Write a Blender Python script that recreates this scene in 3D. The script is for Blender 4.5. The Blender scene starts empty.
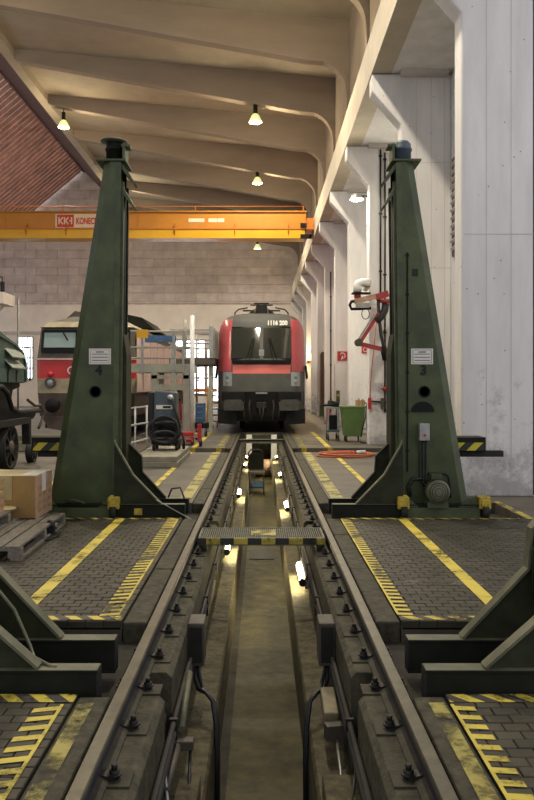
import bpy, bmesh, math, random
from mathutils import Vector, Matrix
random.seed(7)
sc = bpy.context.scene
COL = sc.collection

# ---------------------------------------------------------------- camera
cd = bpy.data.cameras.new('camera'); cam = bpy.data.objects.new('camera', cd); COL.objects.link(cam)
cam.location = (0, 0, 1.65); cam.rotation_euler = (math.pi/2, 0, 0)
cd.lens = 35; cd.sensor_width = 36; cd.sensor_fit = 'AUTO'
cd.shift_x = 5.5/800; cd.shift_y = -14.5/800
cd.clip_end = 300
sc.camera = cam
# ---------------------------------------------------------------- world and exposure
w = bpy.data.worlds.new('world'); sc.world = w; w.use_nodes = True
bg = w.node_tree.nodes['Background']
bg.inputs[0].default_value = (0.97, 0.95, .99, 1); bg.inputs[1].default_value = .78
sc.view_settings.view_transform = 'Standard'; sc.view_settings.look = 'None'
sc.view_settings.exposure = 0.35; sc.view_settings.gamma = 1.0
sc.view_settings.use_curve_mapping = False
LAMP_W = 280.0
DOWN_W = 1900.0    # its downward beam
#      # one high-bay lamp
PIT_W = 8.0         # one pit tube

# ---------------------------------------------------------------- materials
def nt_new(name):
    m = bpy.data.materials.new(name); m.use_nodes = True
    return m, m.node_tree, m.node_tree.nodes['Principled BSDF']
def mat(name, col, rough=0.6, metal=0.0, var=0.25, scale=3.0, bump=0.0, col2=None, stretch=(1,1,1), spec=0.4, island=0.0):
    m, t, b = nt_new(name); n = t.nodes; l = t.links
    geo = n.new('ShaderNodeNewGeometry')
    mp = n.new('ShaderNodeMapping'); mp.inputs['Scale'].default_value = stretch
    l.new(geo.outputs['Position'], mp.inputs['Vector'])
    nz = n.new('ShaderNodeTexNoise'); nz.inputs['Scale'].default_value = scale; nz.inputs['Detail'].default_value = 6; nz.inputs['Roughness'].default_value = .65
    l.new(mp.outputs[0], nz.inputs['Vector'])
    rp = n.new('ShaderNodeValToRGB')
    if col2 is None: col2 = tuple(c*(1-var) for c in col)
    hi = tuple(min(1, c*(1+var*.5)) for c in col)
    rp.color_ramp.elements[0].position = .32; rp.color_ramp.elements[0].color = (*col2, 1)
    rp.color_ramp.elements[1].position = .68; rp.color_ramp.elements[1].color = (*hi, 1)
    l.new(nz.outputs['Fac'], rp.inputs['Fac'])
    out = rp.outputs['Color']
    if island > 0:
        oi = n.new('ShaderNodeObjectInfo')
        ad = n.new('ShaderNodeMath'); ad.operation = 'ADD'
        l.new(geo.outputs['Random Per Island'], ad.inputs[0]); l.new(oi.outputs['Random'], ad.inputs[1])
        fr = n.new('ShaderNodeMath'); fr.operation = 'FRACT'; l.new(ad.outputs[0], fr.inputs[0])
        mr = n.new('ShaderNodeMapRange'); mr.inputs[3].default_value = 1-island; mr.inputs[4].default_value = 1+island
        l.new(fr.outputs[0], mr.inputs[0])
        vm = n.new('ShaderNodeVectorMath'); vm.operation = 'SCALE'
        l.new(out, vm.inputs[0]); l.new(mr.outputs[0], vm.inputs['Scale']); out = vm.outputs[0]
    l.new(out, b.inputs['Base Color'])
    b.inputs['Roughness'].default_value = rough; b.inputs['Metallic'].default_value = metal
    b.inputs['Specular IOR Level'].default_value = spec
    if bump > 0:
        bp = n.new('ShaderNodeBump'); bp.inputs['Strength'].default_value = bump; bp.inputs['Distance'].default_value = .02
        l.new(nz.outputs['Fac'], bp.inputs['Height']); l.new(bp.outputs[0], b.inputs['Normal'])
    return m
def emit(name, col, strength):
    m, t, b = nt_new(name)
    b.inputs['Base Color'].default_value = (*col, 1)
    b.inputs['Emission Color'].default_value = (*col, 1); b.inputs['Emission Strength'].default_value = strength
    return m
def glass(name, col, rough=.05):
    m, t, b = nt_new(name)
    b.inputs['Base Color'].default_value = (*col, 1); b.inputs['Roughness'].default_value = rough
    b.inputs['Specular IOR Level'].default_value = .8; b.inputs['Coat Weight'].default_value = .5
    return m
def paint(name, col, wear=.5, stripes=None, dark=(.03,.03,.025), scale=14, rough=.6, see=True):
    """worn paint; stripes = (ax, ay, az, period): diagonal dark bands fixed to the place"""
    m, t, b = nt_new(name); n = t.nodes; l = t.links
    geo = n.new('ShaderNodeNewGeometry')
    nz = n.new('ShaderNodeTexNoise'); nz.inputs['Scale'].default_value = scale; nz.inputs['Detail'].default_value = 8; nz.inputs['Roughness'].default_value = .7
    l.new(geo.outputs['Position'], nz.inputs['Vector'])
    nz2 = n.new('ShaderNodeTexNoise'); nz2.inputs['Scale'].default_value = 2.5; nz2.inputs['Detail'].default_value = 3
    l.new(geo.outputs['Position'], nz2.inputs['Vector'])
    cr = n.new('ShaderNodeValToRGB'); cr.color_ramp.elements[0].color = (*[c*.6 for c in col], 1); cr.color_ramp.elements[1].color = (*col, 1)
    cr.color_ramp.elements[0].position = .3; cr.color_ramp.elements[1].position = .6
    l.new(nz2.outputs['Fac'], cr.inputs[0])
    out = cr.outputs[0]
    if stripes:
        dp = n.new('ShaderNodeVectorMath'); dp.operation = 'DOT_PRODUCT'; dp.inputs[1].default_value = stripes[:3]
        l.new(geo.outputs['Position'], dp.inputs[0])
        dv = n.new('ShaderNodeMath'); dv.operation = 'DIVIDE'; dv.inputs[1].default_value = stripes[3]; l.new(dp.outputs['Value'], dv.inputs[0])
        fr = n.new('ShaderNodeMath'); fr.operation = 'FRACT'; l.new(dv.outputs[0], fr.inputs[0])
        gt = n.new('ShaderNodeMath'); gt.operation = 'GREATER_THAN'; gt.inputs[1].default_value = .5; l.new(fr.outputs[0], gt.inputs[0])
        mx = n.new('ShaderNodeMix'); mx.data_type = 'RGBA'; mx.inputs[7].default_value = (*dark, 1)
        l.new(gt.outputs[0], mx.inputs[0]); l.new(out, mx.inputs[6]); out = mx.outputs[2]
    l.new(out, b.inputs['Base Color']); b.inputs['Roughness'].default_value = rough
    if wear > 0:
        ad = n.new('ShaderNodeMath'); ad.operation = 'ADD'; l.new(nz.outputs['Fac'], ad.inputs[0]); l.new(nz2.outputs['Fac'], ad.inputs[1])
        wr = n.new('ShaderNodeValToRGB'); wr.color_ramp.elements[0].position = wear-.06; wr.color_ramp.elements[1].position = wear+.06
        hf = n.new('ShaderNodeMath'); hf.operation = 'MULTIPLY'; hf.inputs[1].default_value = .5; l.new(ad.outputs[0], hf.inputs[0]); l.new(hf.outputs[0], wr.inputs[0])
        tr = n.new('ShaderNodeBsdfTransparent') if see else n.new('ShaderNodeBsdfDiffuse')
        if not see: tr.inputs[0].default_value = (*dark, 1)
        ms = n.new('ShaderNodeMixShader'); l.new(wr.outputs[0], ms.inputs[0]); l.new(tr.outputs[0], ms.inputs[1]); l.new(b.outputs[0], ms.inputs[2])
        l.new(ms.outputs[0], n['Material Output'].inputs['Surface'])
    return m

YEL = (.62,.50,.06)
M = dict(
 paver = mat('paver', (.046,.041,.026), .6, 0, .4, 5, .35, spec=.35, island=.16),
 slab = mat('slab', (.05,.046,.038), .75, 0, .4, 4, .3),
 floor_far = mat('floor_far', (.095,.085,.066), .55, 0, .45, 1.3, .1),
 kerb = mat('kerb', (.062,.056,.034), .8, 0, .55, 11, .9, col2=(.020,.018,.010)),
 block = mat('block', (.070,.065,.038), .8, 0, .5, 9, .9, col2=(.020,.018,.010)),
 blockside = mat('blockside', (.085,.073,.058), .85, 0, .5, 9, .9, stretch=(1,1,2), col2=(.025,.021,.016)),
 ledge = mat('ledge', (.10,.085,.042), .8, 0, .5, 9, .9, col2=(.026,.022,.010)),
 pitfloor = mat('pitfloor', (.060,.053,.017), .6, 0, .6, 4.5, .9, spec=.2, col2=(.016,.015,.005)),
 dirt = mat('dirt', (.035,.032,.022), .9, 0, .5, 6, .5),
 concrete = mat('concrete', (.70,.685,.67), .8, 0, .18, 1.6, .12, stretch=(1,1,.18)),
 concrete2 = mat('concrete2', (.52,.49,.45), .8, 0, .2, 1.2, .1),
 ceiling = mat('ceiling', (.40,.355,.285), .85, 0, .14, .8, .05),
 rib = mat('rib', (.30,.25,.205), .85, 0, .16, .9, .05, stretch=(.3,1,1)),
 brick = mat('blockwork', (.62,.55,.53), .9, 0, .22, 1.4, .2, island=.1),
 mortar = mat('mortar', (.68,.61,.58), .9, 0, .2, 2),
 white = mat('white_wall', (.80,.74,.68), .8, 0, .12, .7),
 slat = mat('slat', (.48,.25,.20), .5, 0, .45, 1.1, .1),
 slatback = mat('slatback', (.75,.5,.45), .7, 0, .4, 1),
 brown = mat('brown', (.12,.07,.065), .7, 0, .3, 1.5),
 green = mat('jack_green', (.050,.068,.022), .5, 0, .5, 2.2, .05, spec=.45),
 green2 = mat('jack_green_dull', (.062,.080,.034), .55, 0, .45, 3.5, .05),
 edge = mat('edge_flange', (.115,.118,.072), .5, .1, .4, 6),
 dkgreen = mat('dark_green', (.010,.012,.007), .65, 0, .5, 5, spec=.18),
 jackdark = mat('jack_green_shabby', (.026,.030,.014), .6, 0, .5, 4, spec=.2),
 steel = mat('rail_head', (.125,.115,.085), .42, .6, .35, 9),
 railside = mat('rail_side', (.038,.035,.05), .65, .2, .4, 8),
 iron = mat('iron', (.02,.02,.018), .6, .3, .4, 10),
 galv = mat('galvanised', (.33,.34,.32), .45, .6, .25, 8),
 whitemetal = mat('white_metal', (.62,.63,.64), .5, .1, .15, 8),
 yellow = mat('yellow_paint', (.45,.34,.04), .55, 0, .5, 14),
 crane = mat('crane_orange', (.50,.21,.02), .45, 0, .12, 1.2),
 crane2 = mat('crane_yellow', (.66,.36,.01), .42, 0, .1, 1.2),
 red = mat('red', (.45,.03,.03), .35, 0, .2, 2),
 taurus = mat('taurus_red', (.38,.070,.08), .3, 0, .15, 1.5),
 tgrey = mat('taurus_grey', (.075,.079,.07), .55, 0, .25, 2),
 stripe = mat('red_stripe', (.70,.17,.15), .4, 0, .15, 2),
 black = mat('black', (.008,.008,.009), .6, 0, .4, 6, spec=.2),
 rubber = mat('rubber', (.02,.021,.024), .5, 0, .3, 8),
 bufgrey = mat('buffer_grey', (.05,.05,.045), .6, 0, .4, 5),
 oldgrey = mat('old_grey', (.075,.064,.050), .6, 0, .4, 3),
 cream2 = mat('yellowed_box', (.20,.17,.10), .6, 0, .4, 6),
 beige = mat('beige', (.33,.29,.20), .6, 0, .35, 3),
 pink = mat('faded_red', (.62,.47,.44), .6, 0, .2, 2),
 skirt = mat('skirt', (.07,.053,.042), .7, 0, .4, 3),
 loco_green = mat('loco_green', (.055,.10,.08), .4, 0, .4, 3),
 loco_flap = mat('loco_flap', (.20,.24,.20), .5, 0, .3, 4),
 wood = mat('pallet_wood', (.19,.17,.135), .8, 0, .45, 6, .3, stretch=(6,1,6)),
 card = mat('cardboard', (.34,.21,.07), .8, 0, .2, 4),
 card2 = mat('cardboard_pink', (.42,.27,.18), .8, 0, .25, 9),
 tape = mat('tape', (.42,.34,.16), .5, 0, .2, 4),
 paper = mat('paper', (.66,.65,.60), .7, 0, .08, 9),
 blue = mat('blue_grey', (.06,.085,.11), .45, 0, .25, 4),
 blue2 = mat('blue', (.04,.10,.22), .5, 0, .3, 4),
 bin = mat('bin_green', (.12,.20,.065), .45, 0, .2, 4),
 hose = mat('hose_red', (.50,.14,.06), .5, 0, .2, 9),
 orange = mat('orange', (.5,.16,.02), .5, 0, .2, 4),
 platf = mat('platform_grey', (.34,.34,.28), .6, 0, .2, 4),
 plinth = mat('plinth', (.26,.245,.19), .8, 0, .3, 4, .2),
 brownbox = mat('brown_board', (.13,.08,.06), .7, 0, .2, 3),
 redtext = mat('red_text', (.55,.05,.03), .5, 0, .05, 3),
 ptext = mat('dark_text', (.008,.008,.007), .7, 0, .1, 3),
 label_edge = mat('label_edge', (.40,.22,.18), .6, 0, .1, 3),
 cream = mat('signplate', (.75,.62,.45), .6, 0, .05, 3),
 gratemat = mat('grating', (.13,.135,.10), .5, .4, .4, 12),
 beam = mat('beam_cream', (.50,.44,.34), .8, 0, .15, 1.5, .05),
 tdark = mat('taurus_dark', (.036,.040,.034), .6, 0, .25, 2, spec=.25),
 armred = mat('arm_red', (.30,.035,.035), .4, 0, .3, 6),
 sole = mat('sole_plate', (.050,.045,.028), .75, .1, .6, 9),
 grille = mat('grille', (.10,.085,.07), .7, 0, .2, 5),
 duct = mat('duct', (.70,.70,.68), .45, .2, .1, 5),
)
def weather(m):
    t = m.node_tree; n = t.nodes; l = t.links; b = n['Principled BSDF']
    src = b.inputs['Base Color'].links[0].from_socket
    geo = n.new('ShaderNodeNewGeometry')
    vo = n.new('ShaderNodeTexVoronoi'); vo.inputs['Scale'].default_value = 5.5; l.new(geo.outputs['Position'], vo.inputs['Vector'])
    r1 = n.new('ShaderNodeValToRGB'); r1.color_ramp.elements[0].position = .045; r1.color_ramp.elements[0].color = (.35,.34,.33,1); r1.color_ramp.elements[1].position = .075; r1.color_ramp.elements[1].color = (1,1,1,1)
    l.new(vo.outputs['Distance'], r1.inputs[0])
    nz = n.new('ShaderNodeTexNoise'); nz.inputs['Scale'].default_value = 2.2; nz.inputs['Detail'].default_value = 9; nz.inputs['Roughness'].default_value = .75; l.new(geo.outputs['Position'], nz.inputs['Vector'])
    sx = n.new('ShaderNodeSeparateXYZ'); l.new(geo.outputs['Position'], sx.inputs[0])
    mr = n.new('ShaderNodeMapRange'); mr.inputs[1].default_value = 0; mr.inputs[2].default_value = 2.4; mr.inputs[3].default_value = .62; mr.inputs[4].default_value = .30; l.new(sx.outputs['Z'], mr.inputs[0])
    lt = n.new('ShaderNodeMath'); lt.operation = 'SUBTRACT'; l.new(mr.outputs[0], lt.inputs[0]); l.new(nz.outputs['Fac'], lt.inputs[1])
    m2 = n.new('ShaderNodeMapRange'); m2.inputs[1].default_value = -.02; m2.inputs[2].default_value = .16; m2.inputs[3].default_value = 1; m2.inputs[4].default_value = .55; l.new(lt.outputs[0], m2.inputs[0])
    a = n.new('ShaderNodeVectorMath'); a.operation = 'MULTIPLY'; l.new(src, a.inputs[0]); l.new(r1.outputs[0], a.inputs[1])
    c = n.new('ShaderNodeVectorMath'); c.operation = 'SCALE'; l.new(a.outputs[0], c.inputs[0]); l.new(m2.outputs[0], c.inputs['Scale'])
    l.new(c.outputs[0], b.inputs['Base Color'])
weather(M['concrete'])
M['glass'] = glass('windscreen', (.02,.024,.022), .06)
M['glass2'] = glass('cab_glass', (.16,.24,.22), .15)
M['daylight'] = emit('daylight_pane', (.85,.90,1.0), 4)
M['lamp'] = emit('lamp_glow', (1.0,.98,.62), 9)
M['shade'] = emit('shade_glow', (.90,.95,.45), .55)
M['flood'] = emit('flood_glow', (1.0,.97,.85), 22)
M['tube'] = emit('tube_glow', (1.0,.84,.48), 30)
M['beacon'] = emit('beacon_glow', (1.0,.55,.12), 6)
M['headlamp'] = glass('headlamp', (.26,.28,.32), .08)
M['line'] = paint('line_yellow', YEL, .43)
M['line_worn'] = paint('line_worn', (.34,.29,.06), .50, scale=9)
M['line_dust'] = paint('line_dust', (.36,.32,.09), .44)
M['haz_floor'] = paint('hazard_floor', YEL, .45, (1,.8,0,.16), dark=(.05,.045,.035))
M['haz_floor2'] = paint('hazard_floor_side', YEL, .45, (.8,1,0,.12), dark=(.05,.045,.035))
M['haz_box'] = paint('hazard_box', (.55,.46,.03), 0, (1,0,-1.0,.24), dark=(.015,.018,.012))
M['haz_board'] = paint('hazard_board', (.42,.34,.05), .44, (1,0,0,.3), dark=(.02,.02,.015), see=False)
M['dust'] = paint('dust', (.12,.105,.07), .50, scale=22)

# ---------------------------------------------------------------- builders
ORG = {}
class MB:
    def __init__(s): s.v = []; s.f = []; s.sm = []
    def add(s, vs, fs, smooth=False):
        k = len(s.v); s.v += [tuple(v) for v in vs]
        for f in fs: s.f.append(tuple(i+k for i in f)); s.sm.append(smooth)
        return s
    def box(s, x0, x1, y0, y1, z0, z1):
        return s.add([(x0,y0,z0),(x1,y0,z0),(x1,y1,z0),(x0,y1,z0),(x0,y0,z1),(x1,y0,z1),(x1,y1,z1),(x0,y1,z1)],
            [(0,3,2,1),(4,5,6,7),(0,1,5,4),(1,2,6,5),(2,3,7,6),(3,0,4,7)])
    def obox(s, c, size, rot=(0,0,0)):
        R = Matrix.Rotation(rot[2],3,'Z') @ Matrix.Rotation(rot[1],3,'Y') @ Matrix.Rotation(rot[0],3,'X')
        hx,hy,hz = [d/2 for d in size]; c = Vector(c)
        vs = [c + R @ Vector(p) for p in [(-hx,-hy,-hz),(hx,-hy,-hz),(hx,hy,-hz),(-hx,hy,-hz),(-hx,-hy,hz),(hx,-hy,hz),(hx,hy,hz),(-hx,hy,hz)]]
        return s.add(vs, [(0,3,2,1),(4,5,6,7),(0,1,5,4),(1,2,6,5),(2,3,7,6),(3,0,4,7)])
    def bar(s, a, b, wd, ht, up=(0,0,1)):
        a = Vector(a); b = Vector(b); d = (b-a).normalized(); u = Vector(up)
        r = d.cross(u)
        if r.length < 1e-4: r = d.cross(Vector((0,1,0)))
        r.normalize(); u = r.cross(d).normalized()
        vs = []
        for p in (a, b):
            for i, j in ((-1,-1),(1,-1),(1,1),(-1,1)): vs.append(p + r*i*wd/2 + u*j*ht/2)
        return s.add(vs, [(0,1,2,3),(7,6,5,4),(0,4,5,1),(1,5,6,2),(2,6,7,3),(3,7,4,0)])
    def cyl(s, a, b, r, seg=12, r2=None, caps=True):
        a = Vector(a); b = Vector(b); d = (b-a).normalized(); r2 = r if r2 is None else r2
        u = d.cross(Vector((0,0,1)))
        if u.length < 1e-3: u = Vector((1,0,0))
        u.normalize(); w_ = d.cross(u)
        vs = []
        for p, rr in ((a, r), (b, r2)):
            for i in range(seg):
                t = 2*math.pi*i/seg; vs.append(p + (u*math.cos(t) + w_*math.sin(t))*rr)
        s.add(vs, [(i, (i+1)%seg, seg+(i+1)%seg, seg+i) for i in range(seg)], True)
        if caps:
            k = len(s.v) - 2*seg
            s.f.append(tuple(k+i for i in reversed(range(seg)))); s.sm.append(False)
            s.f.append(tuple(k+seg+i for i in range(seg))); s.sm.append(False)
        return s
    def tube(s, pts, r, seg=8, closed=False):
        P = [Vector(p) for p in pts]; n = len(P); vs = []
        prev = None
        for i in range(n):
            if closed: d = P[(i+1)%n] - P[i-1]
            else: d = P[min(i+1,n-1)] - P[max(i-1,0)]
            d.normalize()
            u = d.cross(Vector((0,0,1))) if prev is None else prev - d*prev.dot(d)
            if u.length < 1e-3: u = d.cross(Vector((1,0,0)))
            u.normalize(); prev = u; w_ = d.cross(u)
            for k in range(seg):
                t = 2*math.pi*k/seg; vs.append(P[i] + (u*math.cos(t)+w_*math.sin(t))*r)
        fs = []
        for i in range(n if closed else n-1):
            j = (i+1)%n
            for k in range(seg): fs.append((i*seg+k, i*seg+(k+1)%seg, j*seg+(k+1)%seg, j*seg+k))
        s.add(vs, fs, True)
        if not closed:
            k0 = len(s.v)-n*seg
            s.f.append(tuple(k0+i for i in reversed(range(seg)))); s.sm.append(False)
            s.f.append(tuple(k0+(n-1)*seg+i for i in range(seg))); s.sm.append(False)
        return s
    def lathe(s, prof, c, seg=16, axis='Z'):
        vs = []
        for r, z in prof:
            for i in range(seg):
                t = 2*math.pi*i/seg; a, b = r*math.cos(t), r*math.sin(t)
                vs.append((c[0]+a, c[1]+b, c[2]+z) if axis == 'Z' else (c[0]+a, c[1]+z, c[2]+b) if axis == 'Y' else (c[0]+z, c[1]+a, c[2]+b))
        fs = []
        for j in range(len(prof)-1):
            for i in range(seg): fs.append((j*seg+i, j*seg+(i+1)%seg, (j+1)*seg+(i+1)%seg, (j+1)*seg+i))
        return s.add(vs, fs, True)
    def prism(s, poly, a0, a1, plane='XZ'):
        f = (lambda p,a: (p[0],a,p[1])) if plane == 'XZ' else (lambda p,a: (a,p[0],p[1])) if plane == 'YZ' else (lambda p,a: (p[0],p[1],a))
        n = len(poly); vs = [f(p,a0) for p in poly] + [f(p,a1) for p in poly]
        return s.add(vs, [tuple(range(n)), tuple(reversed(range(n,2*n)))] + [(i,n+i,n+(i+1)%n,(i+1)%n) for i in range(n)])
    def build(s, name, m, parent=None, org=None, bevel=0, fix=True):
        o_ = Vector(org) if org is not None else (ORG[parent.name] if parent is not None else Vector((0,0,0)))
        me = bpy.data.meshes.new(name)
        me.from_pydata([tuple(Vector(v)-o_) for v in s.v], [], s.f)
        for p, q in zip(me.polygons, s.sm): p.use_smooth = q
        if fix:
            bm = bmesh.new(); bm.from_mesh(me); bmesh.ops.recalc_face_normals(bm, faces=bm.faces); bm.to_mesh(me); bm.free()
        me.materials.append(M[m] if isinstance(m, str) else m)
        ob = bpy.data.objects.new(name, me); COL.objects.link(ob)
        if parent is not None: ob.parent = parent
        else: ob.location = o_
        ORG[ob.name] = o_
        if bevel:
            md = ob.modifiers.new('bevel', 'BEVEL'); md.width = bevel; md.segments = 2; md.limit_method = 'ANGLE'
        return ob
def tag(o, label=None, cat=None, group=None, kind=None):
    if label: o['label'] = label
    if cat: o['category'] = cat
    if group: o['group'] = group
    if kind: o['kind'] = kind
    return o
def thing(name, loc, label, cat, group=None):
    o = bpy.data.objects.new(name, None); COL.objects.link(o); o.location = loc; o.empty_display_size = .1
    ORG[o.name] = Vector(loc); return tag(o, label, cat, group)
def copy_tree(o, parent=None):
    c = o.copy(); COL.objects.link(c)
    if parent is not None: c.parent = parent
    for ch in list(o.children): copy_tree(ch, c)
    return c
def struct(mb, name, m, label=None, **k):
    return tag(mb.build(name, m, **k), label, kind='structure')
def text(name, body, m, size, loc, parent, depth=.004, rot=(math.pi/2,0,0), sx=1.0, align='LEFT', bold=0.0):
    c = bpy.data.curves.new(name, 'FONT'); c.body = body; c.size = size; c.extrude = depth; c.align_x = align; c.offset = bold
    t = bpy.data.objects.new(name+'_tmp', c); COL.objects.link(t)
    dg = bpy.context.evaluated_depsgraph_get(); dg.update()
    me = bpy.data.meshes.new_from_object(t.evaluated_get(dg)); COL.objects.unlink(t); bpy.data.objects.remove(t)
    me.materials.clear(); me.materials.append(M[m]); me.name = name
    o = bpy.data.objects.new(name, me); COL.objects.link(o); o.rotation_euler = rot; o.scale = (sx,1,1)
    o.location = Vector(loc) - ORG[parent.name]; o.parent = parent
    return o
def arc(cx, cz, r, a0, a1, n=8):
    return [(cx+r*math.cos(math.radians(a0+(a1-a0)*i/n)), cz+r*math.sin(math.radians(a0+(a1-a0)*i/n))) for i in range(n+1)]
def P(px, py, Y):
    return Vector(((px-261.5)*Y/778, Y, 1.65-(py-385.5)*Y/778))

# ================================================================= SETTING
XR = 4.05; YB = 62.0; XL = -24.0; Y0 = -6.0
TR = [(4.16, 5.45), (9.69, 10.95), (19.3, 20.6)]          # cross troughs for the jacks
# ---- floor: slabs either side of the pit between the troughs
fl = MB()
segs = [(Y0, TR[0][0]), (TR[0][1], TR[1][0]), (TR[1][1], TR[2][0]), (TR[2][1], YB)]
XO = {-1: 3.05, 1: 3.28}                                  # where the troughs end outwards
for sg in (-1, 1):
    far = -XL if sg < 0 else XR+3
    for a, b in segs:
        x0, x1 = sorted((sg*.98, sg*far)); fl.box(x0, x1, a, b, -.4, -.006 if a > 10.9 else -.05)
    for a, b in TR:
        x0, x1 = sorted((sg*XO[sg], sg*far)); fl.box(x0, x1, a, b, -.4, -.006)
fl.box(-.98, .98, 27.5, YB, -.4, -.006)
floor = struct(fl, 'floor', 'floor_far')
tb = MB()
for sg in (-1, 1):
    for a, b in TR:
        x0, x1 = sorted((sg*.86, sg*(XO[sg]+.02))); tb.box(x0, x1, a-.02, b+.02, -.42, -.15)
tb.build('trough_bed', 'dirt', floor)
# dark joint bed below the pavers
jb = MB()
for sg in (-1, 1):
    far = 8.0 if sg < 0 else XR+3
    for a, b in segs[:2]:
        a = max(a, 1.0)
        x0, x1 = sorted((sg*.99, sg*far)); jb.box(x0, x1, a, b, -.06, -.045)
jb.build('joint_bed', 'dirt', floor)
# pavers: courses 0.105 deep, stones 0.21 wide, laid in half bond
PW, PD, PH = .128, .088, .05
def paver_mb(x, y, z, wx, wy):
    g = .0025; c = .004
    x0,x1,y0,y1 = x+g, x+wx-g, y+g, y+wy-g
    return MB().add([(x0,y0,z-PH),(x1,y0,z-PH),(x1,y1,z-PH),(x0,y1,z-PH),
        (x0,y0,z-c),(x1,y0,z-c),(x1,y1,z-c),(x0,y1,z-c),(x0+c,y0+c,z),(x1-c,y0+c,z),(x1-c,y1-c,z),(x0+c,y1-c,z)],
        [(0,1,5,4),(1,2,6,5),(2,3,7,6),(3,0,4,7),(4,5,9,8),(5,6,10,9),(6,7,11,10),(7,4,8,11),(8,9,10,11)])
cells = []
for sg in (-1, 1):
    far = 6.6 if sg < 0 else 4.4
    for a, b in ((2.4, TR[0][0]), (TR[0][1], TR[1][0])):
        n = int(round((b-a)/PD)); d = (b-a)/n
        for j in range(n):
            u = .98 - (PW*.5 if j % 2 else 0)
            while u < far:
                u0 = max(u, .98); wx = u + PW - u0
                if wx > .03:
                    cells.append((u0 if sg > 0 else -(u0+wx), a+j*d, wx, d))
                u += PW
def seen(c):
    x, y = c[0]+c[2]/2, c[1]+c[3]/2
    px, py = 261.5+x*778/y, 385.5+1.65*778/y
    return -4 < px < 538 and py < 806
cells.sort(key=lambda c: (not seen(c), c[1]))
proto = {}
for i, (x, y, wx, wy) in enumerate(cells[:295]):
    key = (round(wx,3), round(wy,3))
    if key not in proto:
        proto[key] = paver_mb(-wx/2, -wy/2, 0, wx, wy).build('paver', 'paver', floor, org=(0,0,0))
        o = proto[key]
    else:
        o = proto[key].copy(); COL.objects.link(o)
    o.location = (x+wx/2, y+wy/2, random.uniform(-.003, .001)); o.rotation_euler = (random.uniform(-.012,.012), random.uniform(-.008,.008), 0)
rest = MB()
for (x, y, wx, wy) in cells[295:]:
    q = paver_mb(x, y, random.uniform(-.003, .001), wx, wy); rest.add(q.v, q.f)
tag(rest.build('paving', 'paver', floor, fix=False), kind='stuff')
# kerb stones of worn concrete beside the rails
for sg in (-1, 1):
    for a, b in segs[:3]+[(TR[2][1], 27.5)]:
        y = max(a, 1.2); ln = 1.6
        while y < b-.05:
            e = min(y+ln, b)
            if b-e < .5: e = b
            x0, x1 = sorted((sg*.805, sg*.975))
            MB().box(x0, x1, y+.006, e-.006, -.3, random.uniform(-.012,-.004)).build('kerb', 'kerb', floor, bevel=.015)
            y = e
# painted lines
def strip(name, m, x0, x1, y0, y1, z=.0035):
    return MB().add([(x0,y0,z),(x1,y0,z),(x1,y1,z),(x0,y1,z)], [(0,1,2,3)]).build(name, m, floor, fix=False)
for sg in (-1, 1):
    def S(name, m, u0, u1, y0, y1, z=.0035):
        x0, x1 = sorted((sg*u0, sg*u1)); return strip(name, m, x0, x1, y0, y1, z)
    S('yellow_line', 'line', 1.685, 1.80, 5.55, 9.6)
    S('yellow_line', 'line', 1.70, 1.80, 11.1, 19.2)
    S('yellow_line', 'line', 1.72, 1.86, 20.7, 27.5)
    S('yellow_line', 'line_dust', 1.02, 1.20, 11.1, 19.2)
    S('yellow_line', 'line_worn', 1.06, 1.2, 20.7, 26.5)
    S('worn_line', 'line_worn', .87, .95, 2.4, 4.05, .0)
    u0, u1 = (1.02, 1.16) if sg < 0 else (.975, 1.09)
    for a, b in ((2.5, 4.02), (5.62, 9.62)):
        lad = MB(); y = b-.02
        while y > a:
            x0, x1 = sorted((sg*u0, sg*u1)); k = .035 if sg < 0 else -.012
            lad.add([(x0,y-.05-max(0,k),.0035),(x1,y-.05+min(0,k),.0035),(x1,y+min(0,k),.0035),(x0,y-max(0,k),.0035)], [(0,1,2,3)])
            y -= .107
        x0, x1 = sorted((sg*u0, sg*(u0+.018))); lad.add([(x0,a,.0036),(x1,a,.0036),(x1,b,.0036),(x0,b,.0036)], [(0,1,2,3)])
        lad.build('ladder_line', 'line', floor, fix=False)
    for (a, b) in TR[:2]:
        S('hazard_line', 'haz_floor', .98 if a < 5 else 1.0, 3.2 if sg > 0 else 3.0, a-.115, a-.01, .0038)
        S('hazard_line', 'haz_floor', .98, 3.2 if sg > 0 else 3.0, b+.02, b+.11, .0038)
    a, b = TR[1]
    S('hazard_line', 'haz_floor2', XO[sg]+.0, XO[sg]+.1, a-.1, b+.1, .0038)
    # yellow paint down the face of the last trough
    for u in (1.06, 1.75):
        x0, x1 = sorted((sg*u, sg*(u+.14)))
        MB().box(x0, x1, TR[2][1]-.012, TR[2][1]-.003, -.14, -.004).build('yellow_line', 'yellow', floor)
strip('yellow_line', 'line', -3.6, -3.48, 10.0, 17.0)
strip('dust_band', 'dust', 1.12, 3.3, 6.42, 6.58, .002)
strip('dust_band', 'dust', 1.0, 3.2, 21.6, 23.2, .001)

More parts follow.
